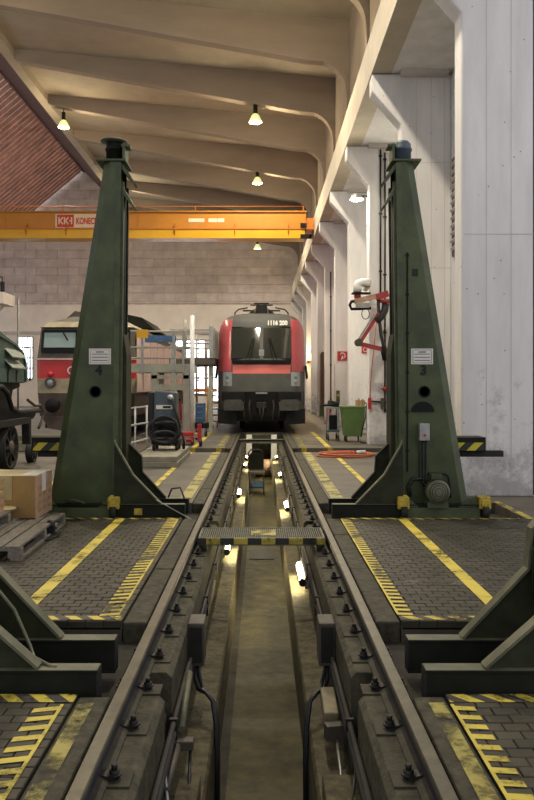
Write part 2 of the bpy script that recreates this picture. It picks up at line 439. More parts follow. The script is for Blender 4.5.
# ---- pit
GAPS = [(4.56, 4.92), (10.15, 10.45), (19.75, 20.1)]
for sg, side in ((-1, 'left'), (1, 'right')):
    pw = bpy.data.objects.new('wall_pit_'+side, None); COL.objects.link(pw); ORG[pw.name] = Vector((0,0,0)); tag(pw, kind='structure')
    bl = [(1.0, GAPS[0][0]), (GAPS[0][1], GAPS[1][0]), (GAPS[1][1], GAPS[2][0]), (GAPS[2][1], 27.5)]
    for a, b in bl:
        MB().prism([(sg*.82,-1.0),(sg*.57,-1.0),(sg*.565,-.2),(sg*.60,-.165),(sg*.82,-.165)], a, b).build('rail_seat_block', 'block', pw, bevel=.006)
    MB().box(*sorted((sg*1.0, sg*.60)), 1.0, 27.5, -1.2, -.42).build('foundation', 'blockside', pw)
    MB().prism([(sg*.70,-1.36),(sg*.34,-1.36),(sg*.345,-.88),(sg*.36,-.85),(sg*.70,-.83)], 1.0, 29.0).build('ledge', 'ledge', pw)
    # raised ledge block by the camera
    MB().box(*sorted((sg*.60, sg*.37)), 3.0, 4.75, -.86, -.72).build('ledge_block', 'ledge', pw, bevel=.015)
struct(MB().box(-.40, .40, 1.0, 29.0, -1.5, -1.35), 'floor_pit', 'pitfloor')
gt = MB().box(-.34, -.335, 1.0, 28.9, -1.35, -1.30).box(-.262, -.255, 1.0, 28.9, -1.35, -1.335)
fp = bpy.data.objects['floor_pit']
MB().box(-.335, -.262, 1.0, 28.9, -1.35, -1.346).build('gutter', 'dirt', fp)
MB().box(-.21, .22, 13.4, 14.2, -1.35, -1.338).build('drain_grate', 'iron', fp)
struct(MB().box(-.8, .8, 29.0, 29.3, -1.4, -.3), 'wall_pit_end', 'ledge')

# ---- right wall: outer wall, pillars with brackets, runway beam
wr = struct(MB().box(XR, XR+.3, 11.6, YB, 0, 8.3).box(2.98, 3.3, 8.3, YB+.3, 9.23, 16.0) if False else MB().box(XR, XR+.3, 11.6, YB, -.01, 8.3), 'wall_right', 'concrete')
PY = [11.6+5*k for k in range(0, 11)]
for k, y in enumerate(PY):
    x1 = 7.0 if k == 0 else XR
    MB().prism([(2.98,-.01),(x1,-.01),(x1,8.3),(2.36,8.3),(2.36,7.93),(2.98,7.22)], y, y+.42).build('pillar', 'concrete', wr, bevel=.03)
    if k == 0: continue
# formwork seams on the nearest pillars
for y, z, x1 in ((11.6, 3.9, 7.0), (16.6, 4.15, XR), (21.6, 3.9, XR), (16.6, 6.4, XR)):
    MB().box(3.02, x1, y-.004, y+.01, z, z+.014).build('seam', 'concrete2', wr)
for y, xs in ((11.6, (3.35, 3.72, 4.1)), (16.6, (3.3, 3.62, 3.9))):
    for x in xs: MB().box(x, x+.008, y-.003, y+.01, .02, 8.2).build('seam', 'concrete2', wr)
MB().box(2.35, 2.78, 8, YB, 8.32, 9.23).build('runway_beam', 'beam', wr)
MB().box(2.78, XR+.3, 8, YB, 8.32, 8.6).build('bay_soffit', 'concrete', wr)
for y in PY: MB().box(2.95, 3.95, y-.22, y-.03, 8.22, 8.32).build('cross_beam', 'concrete2', wr)
MB().box(3.0, 3.3, 8, YB, 9.23, 15.6).build('upper_wall', 'rib', wr)
gr = MB().box(XR-.05, XR, 15.7, 16.35, 4.35, 6.4)
gv = gr.build('vent', 'grille', wr)
for i in range(12): MB().obox((XR-.07, 16.02, 4.5+i*.16), (.06, .62, .03), (0, .6, 0)).build('vent_slat', 'concrete2', gv)

# ---- ceiling with ribs
cs = MB()
def hb(x): return 13.1 - .18*x                 # underside of the ribs
def hc(x): return 14.42 - .092*x              # underside of the roof slab
cs.prism([(-10.2, hc(-10.2)), (3.3, hc(3.3)), (3.3, hc(3.3)+.25), (-10.2, hc(-10.2)+.25)], -6, YB+.3)
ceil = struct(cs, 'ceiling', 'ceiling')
for k in range(-2, 11):
    y = 11.6+5*k
    # bottom line, then a curve down to the wall
    cx, r = 1.9, 1.25
    def ribpoly(e):
        pts = [(-10.1, hb(-10.1)+.12), (-10.04, hb(-10.0)+.03-e), (-9.85, hb(-9.85)-e), (1.55, hb(1.55)-e)]
        for i in range(1, 9):
            t = math.radians(90-10 - 78*i/8)
            pts.append((1.75+ (1.2-e)*math.cos(t), hb(1.55)-1.18 + (1.2-e)*math.sin(t)))
        pts += [(3.0-e, 10.4), (3.0-e, 9.2), (3.2, 9.2), (3.2, hc(3.2)+.05), (-10.1, hc(-10.1)+.05)]
        return pts
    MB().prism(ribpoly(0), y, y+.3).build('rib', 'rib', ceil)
    lip = MB(); a = ribpoly(.05)[2:13]; b = ribpoly(-.10)[2:13]
    for i in range(10): lip.add([(a[i][0],y-.05,a[i][1]),(a[i+1][0],y-.05,a[i+1][1]),(b[i+1][0],y-.05,b[i+1][1]),(b[i][0],y-.05,b[i][1]),
        (a[i][0],y+.35,a[i][1]),(a[i+1][0],y+.35,a[i+1][1]),(b[i+1][0],y+.35,b[i+1][1]),(b[i][0],y+.35,b[i][1])], [(0,1,2,3),(0,4,5,1),(4,7,6,5),(3,2,6,7)])
    lip.build('rib_flange', 'rib', ceil)
MB().box(-10.45, -10.05, -6, YB, 14.98, 15.9).build('edge_beam', 'ceiling', ceil)
# brown soffit and the slatted skylight slope on the left
MB().prism([(-10.45,15.0),(-10.45,15.3),(-14.1,19.2),(-14.3,18.9)], -6, YB).build('brown_soffit', 'brown', ceil)
cq = MB()
for i in range(5): k = i/4; cq.bar((-14.3-10.5*k,4,19.0-8.78*k),(-14.3-10.5*k,YB,19.0-8.78*k), .10, .10)
cl = struct(cq, 'ceiling_slatted_slope', 'brown')
ang = math.atan2(18.9-9.85, -14.1+25)
y = 10.0; sl0 = None
while y < YB-.2:
    if sl0 is None:
        sl0 = MB().bar((-14.1,0,18.84),(-25,0,9.72), .47, .07, (0,0,1)).build('slat', 'slat', cl, org=(0,0,0)); o = sl0
    else: o = sl0.copy(); COL.objects.link(o)
    o.location = (0, y, 0); y += .62
MB().bar((-14.15,8,18.7),(-14.15,YB,18.7), .15, .15).build('ridge_rail', 'brown', cl)

# ---- back wall
wb = struct(MB().box(XL, XR+.3, YB+.02, YB+.4, -.01, 21).box(XL, XR+.3, YB-.1, YB+.02, 8.2, 8.3), 'wall_back', 'mortar')
MB().box(XL, XR, YB-.06, YB+.03, 0, 8.05).build('white_band', 'white', wb)
MB().box(XL, XR, YB-.18, YB-.05, 5.75, 5.95).build('ledge_band', 'concrete2', wb)
bp_ = None
row = 0; z = 8.35
while z < 20.4:
    x = -22.2 - (.85 if row % 2 else 0)
    while x < 3.4:
        if bp_ is None:
            bp_ = MB().box(-.835, .835, -.05, .03, -.325, .325).build('block', 'brick', wb, org=(0,0,0)); o = bp_
        else: o = bp_.copy(); COL.objects.link(o)
        o.location = (x+.85, YB+random.uniform(-.01,.01), z+.335); x += 1.7
    z += .68; row += 1
struct(MB().box(XL-.3, XL, -6, YB+.3, -.01, 3.2).box(XL-.3, XL, -6, YB+.3, 9.6, 11.0), 'wall_left', 'white')  # unseen wall, its middle left open to let daylight brighten the hall
for i in range(13): MB().box(XL-.2, XL-.05, -6+5.65*i, -5.85+5.65*i, 3.2, 9.6).build('added_mullion', 'galv', bpy.data.objects['wall_left'])  # bars added across the unseen daylight opening
# windows in the back wall
wi = 0
for x0, x1, z0, z1 in ((-19.4,-18.2,2.2,5.5), (-9.4,-7.9,1.0,5.3), (-7.7,-6.2,1.0,5.3), (-6.0,-4.5,1.0,5.3), (-4.3,-3.0,.4,4.6)):
    wi += 1
    fr = MB(); t = .07
    nx, nz = 3, 4
    for i in range(nx+1):
        x = x0+(x1-x0)*i/nx; fr.box(x-t/2, x+t/2, YB-.2, YB-.07, z0, z1)
    for i in range(nz+1):
        z = z0+(z1-z0)*i/nz; fr.box(x0, x1, YB-.19, YB-.08, z-t/2, z+t/2)
    f = struct(fr, 'window_%d' % wi, 'galv')
    for i in range(nx):
        for j in range(nz):
            MB().box(x0+(x1-x0)*i/nx+.035, x0+(x1-x0)*(i+1)/nx-.035, YB-.13, YB-.1, z0+(z1-z0)*j/nz+.035, z0+(z1-z0)*(j+1)/nz-.035).build('pane', 'daylight', f)

# ================================================================= LAMPS
def ceiling_lamp(x, y, z, label, k=1.0):
    t = thing('ceiling_lamp', (x,y,z), label, 'lamp', 'high-bay lamps under the ceiling')
    MB().cyl((x,y,z+.12),(x,y,z+.55), .09, 10).build('ballast', 'iron', t)
    MB().cyl((x,y,z+.5),(x,y,hb(x)+.02 if abs(y-11.6-5*round((y-11.6)/5)) < .4 else hc(x)+.02), .02, 6).build('hanger', 'iron', t)
    MB().lathe([(.09,.18),(.15,.12),(.25,-.08),(.27,-.16),(.255,-.16),(.23,-.08),(.13,.10)], (x,y,z), 16).build('shade', 'shade', t)
    MB().lathe([(.0,-.13),(.14,-.12),(.2,-.08),(.2,-.05),(0,-.04)], (x,y,z), 14).build('bulb', 'lamp', t)
    ld = bpy.data.lights.new('lamp_light', 'POINT'); ld.energy = LAMP_W*k; ld.color = (1.0,.80,.48); ld.shadow_soft_size = .25
    lo = bpy.data.objects.new('lamp_light', ld); COL.objects.link(lo); lo.parent = t; lo.location = (0,0,-.5)
    ls = bpy.data.lights.new('lamp_beam', 'SPOT'); ls.energy = DOWN_W*k; ls.color = (1.0,.90,.74); ls.shadow_soft_size = .25
    ls.spot_size = math.radians(150); ls.spot_blend = .5
    lo = bpy.data.objects.new('lamp_beam', ls); COL.objects.link(lo); lo.parent = t; lo.location = (0,0,-.2)
    return t
ceiling_lamp(-.35, 21.75, 12.75, 'hanging bell lamp at the very top edge of the photo')
ceiling_lamp(-.25, 31.75, 12.55, 'glowing bell lamp hanging from the rib, second from the top in the middle row')
ceiling_lamp(-.22, 41.75, 12.65, 'glowing bell lamp hanging in the middle row just above the orange crane')
ceiling_lamp(-.3, 57.4, 11.9, 'small glowing bell lamp hanging below and behind the orange crane girder', .25)
ceiling_lamp(-9.35, 36.75, 14.0, 'glowing bell lamp on the left beside the slatted red slope')
ceiling_lamp(-.3, 11.75, 12.6, 'bell lamp above the camera, out of the top of the picture')
ceiling_lamp(-9.3, 21.75, 14.0, 'bell lamp high on the left, out of the picture')
ceiling_lamp(-9.3, 51.75, 14.0, 'bell lamp on the left hidden behind the tapered green post')
# wall floodlight
t = thing('wall_floodlight', (2.7,21.75,6.9), 'bright oval floodlight on a short arm beside the white pillar', 'lamp')
MB().bar((2.99,21.8,6.95),(2.72,21.75,6.95), .05, .05).build('arm', 'iron', t)
MB().lathe([(.03,.12),(.12,.09),(.19,-.02),(.2,-.05)], (2.66,21.75,6.9), 14).build('housing', 'galv', t)
MB().lathe([(0,-.09),(.1,-.085),(.18,-.05),(.18,-.03)], (2.66,21.75,6.9), 14).build('diffuser', 'flood', t)
ld = bpy.data.lights.new('flood_light', 'POINT'); ld.energy = 160; ld.color = (1,.92,.75); ld.shadow_soft_size = .15
lo = bpy.data.objects.new('flood_light', ld); COL.objects.link(lo); lo.parent = t; lo.location = (-.06,-.02,-.25)
# pit tubes
PT = [(-1,5.75),(1,4.2)]
pit = [(-1,11.45,'left pit wall just under the grating bridge'),(-1,17.0,'left pit wall beyond the grating bridge, nearest of that row'),(-1,22.9,'left pit wall beside the rolling seat'),
       (-1,25.3,'left pit wall at the far end of the pit'),(1,9.75,'right pit wall just before the grating bridge, the largest one'),(1,20.4,'right pit wall opposite the rolling seat'),(1,25.3,'right pit wall below the nose of the locomotive, added to brighten the pit end'),(1,15.2,'right pit wall hidden behind the grating bridge')]  # right lamp under the locomotive nose is added to brighten the pit end
for sg, y, lab in pit:
    x = sg*.50; L = .5 if y < 18 else .4
    t = thing('pit_lamp', (x,y,-.74), 'glowing fluorescent lamp on the ' + lab, 'lamp', 'fluorescent lamps along the pit walls')
    MB().box(*sorted((x+sg*.015, x+sg*.06)), y-L, y+L, -.77, -.62).build('housing', 'galv', t)
    MB().cyl((x-sg*.01,y-L+.05,-.70),(x-sg*.01,y+L-.05,-.70), .035, 10).build('tube', 'tube', t)
    for e in (-1,1): MB().cyl((x-sg*.01,y+e*(L-.05),-.70),(x-sg*.01,y+e*L,-.70), .045, 10).build('end_cap', 'iron', t)
    for yy in (y-L*.6, y+L*.6): MB().tube([(x-sg*.01+.055*math.cos(a*math.pi/4), yy, -.70+.055*math.sin(a*math.pi/4)) for a in range(8)], .006, 5, True).build('guard', 'iron', t)
    ld = bpy.data.lights.new('pit_light', 'AREA'); ld.shape = 'RECTANGLE'; ld.size = .06; ld.size_y = 2*L; ld.energy = PIT_W; ld.color = (1,.80,.42)
    lo = bpy.data.objects.new('pit_light', ld); COL.objects.link(lo); lo.parent = t
    lo.location = (-sg*.06,0,.02); lo.rotation_euler = (0, sg*math.radians(68), 0)
# ================================================================= RAILS
for sg, side in ((-1, 'left'), (1, 'right')):
    r = thing('rail', (sg*.7525, 1.2, -.165), 'long steel rail along the %s edge of the inspection pit' % side, 'rail', 'pit rails')
    c = sg*.7525
    prof = [(-.036,0),(-.036,-.008),(-.036,-.03),(-.010,-.045),(-.010,-.128),(-.07,-.15),(-.07,-.165),(.07,-.165),(.07,-.15),(.010,-.128),(.010,-.045),(.036,-.03),(.036,-.008),(.028,.002),(-.028,.002)]
    hd = [(-.036,-.006),(-.030,.002),(.030,.002),(.036,-.006),(.036,-.03),(-.036,-.03)]
    MB().prism([(c+p[0],p[1]) for p in hd], 1.2, 29).build('rail_head', 'steel', r)
    MB().prism([(c+p[0],p[1]) for p in [(-.036,-.03),(-.010,-.045),(-.010,-.145),(.010,-.145),(.010,-.045),(.036,-.03)]], 1.2, 29).build('rail_web', 'railside', r)
    MB().prism([(c+p[0],p[1]) for p in [(-.010,-.13),(-.055,-.152),(-.055,-.165),(.055,-.165),(.055,-.152),(.010,-.13)]], 1.2, 29).build('rail_foot', 'sole', r)
    fa = None; y = 2.52
    while y < 26:
        for q in (-1, 1):
            if q*sg > 0 and not any(a-.1 < y < b+.1 for a, b in TR) and y > 8: continue
            if fa is None:
                fa = MB()
                fa.obox((-.03,0,-.140), (.08,.06,.016), (0,.22,0))
                fa.cyl((.005,0,-.152),(.005,0,-.112), .024, 6).cyl((.005,0,-.112),(.005,0,-.088), .015, 8).cyl((.005,0,-.138),(.005,0,-.130),.036,10)
                fa = fa.build('fastener', 'iron', r, org=(0,0,0), fix=True); o = fa
                fb = MB().box(-.02,.085,-.075,.075,-.166,-.155).build('sole_plate', 'sole', r, org=(0,0,0)); o2 = fb
            else: o = fa.copy(); COL.objects.link(o); o.parent = r; o2 = fb.copy(); COL.objects.link(o2); o2.parent = r
            o2.location = Vector((c + q*.072, y, 0)) - ORG[r.name]; o2.rotation_euler = (0,0, 0 if q > 0 else math.pi)
            o.location = Vector((c + q*.072, y, 0)) - ORG[r.name]
            o.rotation_euler = (0,0, 0 if q > 0 else math.pi)
        y += .527
# grating bridge and cross beam over the pit
t = thing('grating_bridge', (0,8.75,-.1), 'steel grating footbridge across the pit with black and yellow front edge', 'footbridge')
fr = MB().box(-.69,.69,8.46,8.475,-.09,-.005).box(-.69,.69,9.05,9.065,-.09,-.005).box(-.69,-.675,8.46,9.06,-.09,-.005).box(.675,.69,8.46,9.06,-.09,-.005)
fr.build('frame', 'gratemat', t)
g = MB()
for i in range(1, 60): g.box(-.69+i*.023-.003, -.69+i*.023+.003, 8.475, 9.05, -.045, -.008)
for i in range(1, 15): g.box(-.675, .675, 8.47+i*.039-.003, 8.47+i*.039+.003, -.04, -.01)
tag(g.build('grating_bars', 'gratemat', t), kind='stuff')
MB().box(-.69,.69,8.44,8.46,-.075,-.008).build('edge_board', 'haz_board', t)
MB().box(-.12,.16,8.6,8.95,-.008,-.0045).build('yellow_patch', 'line_worn', t)
for x in (-.66,.60): MB().box(x, x+.06, 8.5, 9.0, -.165, -.125).build('support', 'iron', t)
t = thing('pit_cross_beam', (0,24.5,-.16), 'dull steel beam across the pit in front of the modern red locomotive', 'beam')
MB().box(-.71,.71,24.3,24.75,-.10,-.05).box(-.71,.71,24.3,24.33,-.16,-.05).build('deck', 'gratemat', t)
t = thing('pit_end_frame', (0,26.6,-1.35), 'pale upright frame in the pit right under the nose of the modern locomotive', 'frame')
for x in (-.52,.33): MB().box(x,x+.19,26.55,26.7,-1.35,-.03).build('post', 'whitemetal', t)
MB().box(-.52,.52,26.56,26.66,-.03,.0).build('top_bar', 'gratemat', t)
#
for x in (-.66,.54): MB().box(x,x+.12,24.35,24.7,-.165,-.10).build('foot', 'iron', t)

# ================================================================= LIFTING JACKS
def jack(sg, y0, dz, side, far, label, off=0.0):
    """y0 = front face of the front foot channel; built in place, sg mirrors it"""
    X = lambda u: sg*(u+off)
    t = thing('lifting_jack', (X(2.2), y0+.5, dz-.15), label, 'jack', None)
    def bx(mb, u0, u1, *r): x0, x1 = sorted((X(u0), X(u1))); return mb.box(x0, x1, *r)
    yb = y0+.5; T = .11+dz
    for y in (y0, yb):                                   # two foot channels
        ch = MB()
        bx(ch, .885, 2.75, y, y+.11, T-.014, T); bx(ch, .885, 2.75, y, y+.11, T-.20, T-.186)
        bx(ch, .885, 2.75, y+.012, y+.026, T-.19, T-.01)
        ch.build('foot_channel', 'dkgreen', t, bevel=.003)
        e = MB(); bx(e, .884, .894, y+.01, y+.10, T-.186, T-.014); e.build('end_plate', 'iron', t)
        tp = MB(); bx(tp, .89, 1.7, y+.002, y+.108, T, T+.002); tp.build('channel_flange', 'edge', t)
    # gusset plates with a bright flange along the sloping edge
    g1 = [(1.19,0),(1.54,.36),(1.755,.74),(1.775,.80)]
    g2 = [(1.19,0),(1.50,.34),(1.515,.55),(1.76,.80),(1.775,.84)]
    if not far: g1 = [(1.215,0),(1.50,.25),(1.80,.60),(1.83,1.05)]; g2 = [(1.22,0),(1.62,.42),(1.64,.66),(1.78,.82),(1.87,1.02)]
    for y, gp in ((y0+.05, g1), (yb+.05, g2)):
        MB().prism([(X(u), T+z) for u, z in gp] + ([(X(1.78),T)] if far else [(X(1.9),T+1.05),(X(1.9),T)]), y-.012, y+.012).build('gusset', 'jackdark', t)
        fl_ = MB()
        for a, b in zip(gp[:-1], gp[1:]): fl_.bar((X(a[0]),y,T+a[1]+.008),(X(b[0]),y,T+b[1]+.008), .085, .016, (0,0,1))
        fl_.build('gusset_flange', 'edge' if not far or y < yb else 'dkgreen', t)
    # roller between the gussets
    MB().cyl((X(1.80 if far else 1.72),yb-.02,T+.55 if far else T+.38),(X(1.80 if far else 1.72),yb-.18,T+.55 if far else T+.38), .115 if far else .07, 20).build('roller', 'edge', t)
    rp = MB(); rp.prism([(X(u),T+z) for u, z in ((1.62,.26),(1.62,.55),(1.74,.80),(1.95,.85),(1.95,.26))], yb-.06, yb-.035) if not far else bx(rp, 1.72, 1.95, yb-.05, yb-.03, T+.3, T+.9); rp.build('roller_plate', 'dkgreen', t)
    # base frame, axle brackets and wheels
    bf = MB(); bx(bf, 1.74, 2.74, y0-.0, y0+.22, T-.19, T-.04)
    bf.prism([(X(1.80),T-.04),(X(1.98),T-.04),(X(1.86),T+.06),(X(1.80),T+.09)], y0+.01, y0+.05).prism([(X(2.70),T-.04),(X(2.46),T-.04),(X(2.60),T+.08),(X(2.70),T+.10)], y0+.01, y0+.05)
    bf.build('base_frame', 'green2', t, bevel=.008)
    for u in (1.70, 2.72):
        wb_ = MB(); bx(wb_, u, u+.15, y0-.03, y0+.16, T-.06, T+.10); bx(wb_, u+.02, u+.13, y0-.045, y0+.1, T-.03, T+.07)
        k = wb_.build('wheel_bracket', 'yellow', t, bevel=.02)
        MB().cyl((X(u+.04),y0+.02,T-.095),(X(u+.12),y0+.02,T-.095), .09, 16).build('wheel', 'iron', k)
        MB().cyl((X(u+.0),y0+.05,T-.09),(X(u+.16),y0+.05,T-.09), .03, 10).build('axle', 'iron', k)
    # tapered column
    X_ = X; X = (lambda u: X_(u)) if far else (lambda u: X_(u+.32))
    yf = y0+.22; ybk = yf+.46; zb, zt = T-.02, 4.47+dz
    def outer(z): return 2.66 - (2.66-1.955)*(z-zb)/(zt-zb)
    vs = []; ck = .10
    for z in (zb, zt):
        o = outer(z)
        vs += [(X(1.77 if z == zb else 1.725),yf,z),(X(o-ck),yf,z),(X(o),yf+ck*.9,z),(X(o),ybk,z),(X(1.77 if z == zb else 1.725),ybk,z)]
    MB().add(vs, [(0,1,2,3,4),(9,8,7,6,5)] + [(i,(i+1)%5,5+(i+1)%5,5+i) for i in range(5)]).build('column', 'green', t, bevel=.006)
    # weld line and folded front edge
    sp = MB(); sp.bar((X(1.80),yf-.003,zb+.1),(X(1.752),yf-.003,zt-.02), .07, .012, (0,1,0)); sp.build('edge_strip', 'green2', t)
    # guide with spindle on the rail side
    for yy in (yf+.03, ybk-.09):
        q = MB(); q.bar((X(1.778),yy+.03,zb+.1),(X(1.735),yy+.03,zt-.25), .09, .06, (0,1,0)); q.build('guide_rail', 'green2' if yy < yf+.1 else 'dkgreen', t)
    MB().cyl((X(1.765),yf+.22,zb+.2),(X(1.72),yf+.22,zt-.1), .035, 12).build('spindle', 'iron', t)
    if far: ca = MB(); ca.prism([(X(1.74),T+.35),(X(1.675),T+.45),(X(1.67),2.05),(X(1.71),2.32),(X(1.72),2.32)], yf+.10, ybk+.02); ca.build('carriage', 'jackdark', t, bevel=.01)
    # head
    tp = MB(); bx(tp, 1.66, 2.04, yf-.03, ybk+.03, zt, zt+.025); tp.build('top_plate', 'green2', t)
    MB().lathe([(.0,0),(.115,0),(.115,.17),(.125,.17),(.125,.20),(.115,.21),(.11,.26),(.08,.295),(0,.30)], (X(1.84),yf+.22,zt+.02), 20).build('spindle_motor', 'blue' if sg > 0 else 'dkgreen', t)
    q = MB(); bx(q, 1.69, 1.72, yf+.08, yf+.36, zt+.02, zt+.25); bx(q, 1.63, 1.74, yf+.1, yf+.3, zt+.22, zt+.25); q.build('terminal_box', 'green2', t)
    if sg < 0:
        MB().lathe([(0,.30),(.10,.31),(.17,.30),(.175,.285),(.1,.28),(0,.27)], (X(1.85),yf+.2,zt+.02), 18).build('lid', 'edge', t)
    for zz, uu in ((zt-.03, 1.62), (zt-.33, 1.63)):
        MB().prism([(X(1.72),zz),(X(1.70),zz),(X(uu-.06),zz-.22),(X(uu-.04),zz-.24),(X(1.72),zz-.06)], yf+.02, yf+.34).build('side_flap', 'green2', t)
    # hazard striped cable box at the outer side
    cb = MB(); bx(cb, 2.55, 2.97, ybk-.12, ybk+.25, .775, .965)
    k = cb.build('cable_box', 'dkgreen', t, bevel=.01)
    q = MB(); bx(q, 2.60, 2.95, ybk-.124, ybk-.119, .79, .895); q.build('hazard_plate', 'haz_box', k)
    q = MB(); bx(q, 2.6, 3.24 if sg > 0 else 2.92, ybk+.0, ybk+.14, .695, .775); q.build('cable_bar', 'iron', t)
    if far:
        # rating plate, number, dark disc for the hole
        pc = 2.052 if sg > 0 else 1.99; pz = 2.022
        q = MB().box(X(pc)-.14, X(pc)+.14, yf-.012, yf-.002, pz-.10, pz+.10); pl = q.build('rating_plate', 'paper', t)
        q = MB()
        for a in (-.085,.08): q.box(X(pc)-.12, X(pc)+.12, yf-.0145, yf-.012, pz+a, pz+a+.005)
        for a in (-.12,.115): q.box(X(pc)+a, X(pc)+a+.005, yf-.0145, yf-.012, pz-.085, pz+.085)
        q.build('plate_border', 'label_edge' if sg < 0 else 'ptext', pl)
        q = MB(); q.box(X(pc)-.05, X(pc)+.05, yf-.0145, yf-.012, pz+.05, pz+.062)
        for i in range(3): q.box(X(pc)-.10, X(pc)+.10, yf-.0145, yf-.012, pz-.055+i*.04, pz-.047+i*.04)
        q.build('plate_print', 'ptext', pl)
        text('number', '3' if sg > 0 else '4', 'ptext', .17, (X(pc)-.05+(.03 if sg > 0 else -.01), yf-.010, 1.79), t, bold=.006)
        hx = 2.085 if sg > 0 else 2.05
        hl = MB().lathe([(0,.004),(.058,.004),(.06,-.006),(.075,-.008),(.078,.004)], (X(hx),yf-.004,1.57), 20, 'Y').build('hole_dark_disc', 'black', t)  # flat black disc paints the dark inside of the hole
        if sg > 0:
            MB().prism([(X(2.06)+p[0], 1.315+p[1]*.9) for p in arc(0,0,.145,0,180,12)], yf-.035, yf-.002).build('cover_hood', 'black', t)
            cbx = MB().box(X(2.0),X(2.13), yf-.11, yf-.004, .95, 1.17).build('control_box', 'galv', t, bevel=.008)
            MB().cyl((X(2.065),yf-.11,1.02),(X(2.065),yf-.125,1.02), .018, 10).build('button', 'red', cbx)
            for i in range(3): MB().tube([(X(2.02+.04*i),yf-.05,.97),(X(2.02+.04*i),yf-.03,.8),(X(2.025+.04*i),yf-.03,.45-.02*i),(X(2.06+.03*i),yf-.06,.36)], .012, 6).build('cable', 'rubber', t)
            MB().tube([(X(2.12),yf-.02,.53),(X(2.35),yf-.02,.53),(X(2.40),yf-.02,.48),(X(2.41),yf-.03,.22)], .014, 6).build('cable', 'rubber', t)
            MB().tube([(X(1.90),yf-.03,.24),(X(1.87),yf-.03,.36),(X(1.93),yf-.03,.46),(X(2.05),yf-.05,.46)], .025, 8).build('cable', 'rubber', t)
            sl = MB(); bx(sl, 1.855, 1.875, yf-.012, yf-.001, .55, 3.35); sl.build('conduit', 'dkgreen', t)
            for z in (.8,1.3,1.8,2.3,2.8,3.3): 
                q = MB(); bx(q, 1.845, 1.885, yf-.016, yf-.001, z, z+.03); q.build('conduit_clip', 'dkgreen', t)
            q = MB(); bx(q, 1.93, 2.0, yf-.012, yf, 3.05, 3.14); q.build('cable_gland', 'iron', t)
            # drive motor
            mx, mz = 2.20, .325
            mo = MB().lathe([(0,-.30),(.04,-.30),(.10,-.29),(.145,-.27),(.15,-.24),(.15,-.22)], (X(mx),yf-.02,mz), 24, 'Y').build('drive_motor', 'edge', t)
            mb = MB().lathe([(.13,-.24),(.13,0)], (X(mx),yf-.02,mz), 20, 'Y')
            for i in range(24):
                a = 2*math.pi*i/24
                mb.bar((X(mx)+.14*math.cos(a),yf-.24,mz+.14*math.sin(a)),(X(mx)+.14*math.cos(a),yf-.03,mz+.14*math.sin(a)), .008, .04, (math.cos(a),0,math.sin(a)))
            mb.build('cooling_fins', 'green2', mo)
            MB().box(X(mx)-.07,X(mx)+.07,yf-.20,yf-.06,mz+.14,mz+.21).build('terminal_box', 'green2', mo, bevel=.01)
            q = MB()
            for rr in (.05,.085,.115): q.tube([(X(mx)+rr*math.cos(a*math.pi/10), yf-.02-.302+rr*.12, mz+rr*math.sin(a*math.pi/10)) for a in range(20)], .005, 5, True)
            q.build('fan_grille', 'iron', mo)
            MB().box(X(mx)-.13,X(mx)+.13,yf-.26,yf-.04,T-.04,mz-.12).build('motor_foot', 'green2', t)
        else:
            MB().tube([(X(2.42),y0+.1,T-.03),(X(2.38),y0+.06,T+.03),(X(2.28),y0+.04,T+.05),(X(2.18),y0+.06,T+.02),(X(2.14),y0+.1,T-.03)], .018, 8).build('lifting_eye', 'green2', t)
            MB().tube([(X(1.15),y0+.5,T+.02),(X(1.1),y0+.45,T+.14),(X(.98),y0+.4,T+.16),(X(.92),y0+.3,T+.03)], .012, 6).build('cable', 'rubber', t)
            MB().bar((X(1.24),y0-.01,T+.06),(X(.80),y0-.03,-.02), .012, .012).build('stop_rod', 'galv', t)
            q = MB(); bx(q, 1.42, 1.52, y0+.008, y0+.012, T-.13, T-.05); q.build('yellow_mark', 'yellow', t)
    elif sg < 0:
        X = X_
        MB().tube([(X(1.86),y0+.34,.75+dz),(X(1.66),y0+.32,.62),(X(1.42),y0+.27,.36),(X(1.31),y0+.2,.18),(X(1.27),y0+.14,.135),(X(1.16),y0+.06,.115+dz),(X(1.12),y0+.05,.11+dz)], .010, 6).build('cable', 'edge', t)
    return t
jack(-1, 9.73, .05, 'left', True, 'tapered green lifting jack post numbered 4, left of the pit', off=.075)
jack(1, 9.73, .05, 'right', True, 'tapered green lifting jack post numbered 3 with round motor, right of the pit')
jack(-1, 4.20, 0, 'left', False, 'green lifting jack foot cut off by the left edge, cable over its gusset')
jack(1, 4.20, 0, 'right', False, 'green lifting jack foot cut off by the right edge beside the nearest rail')

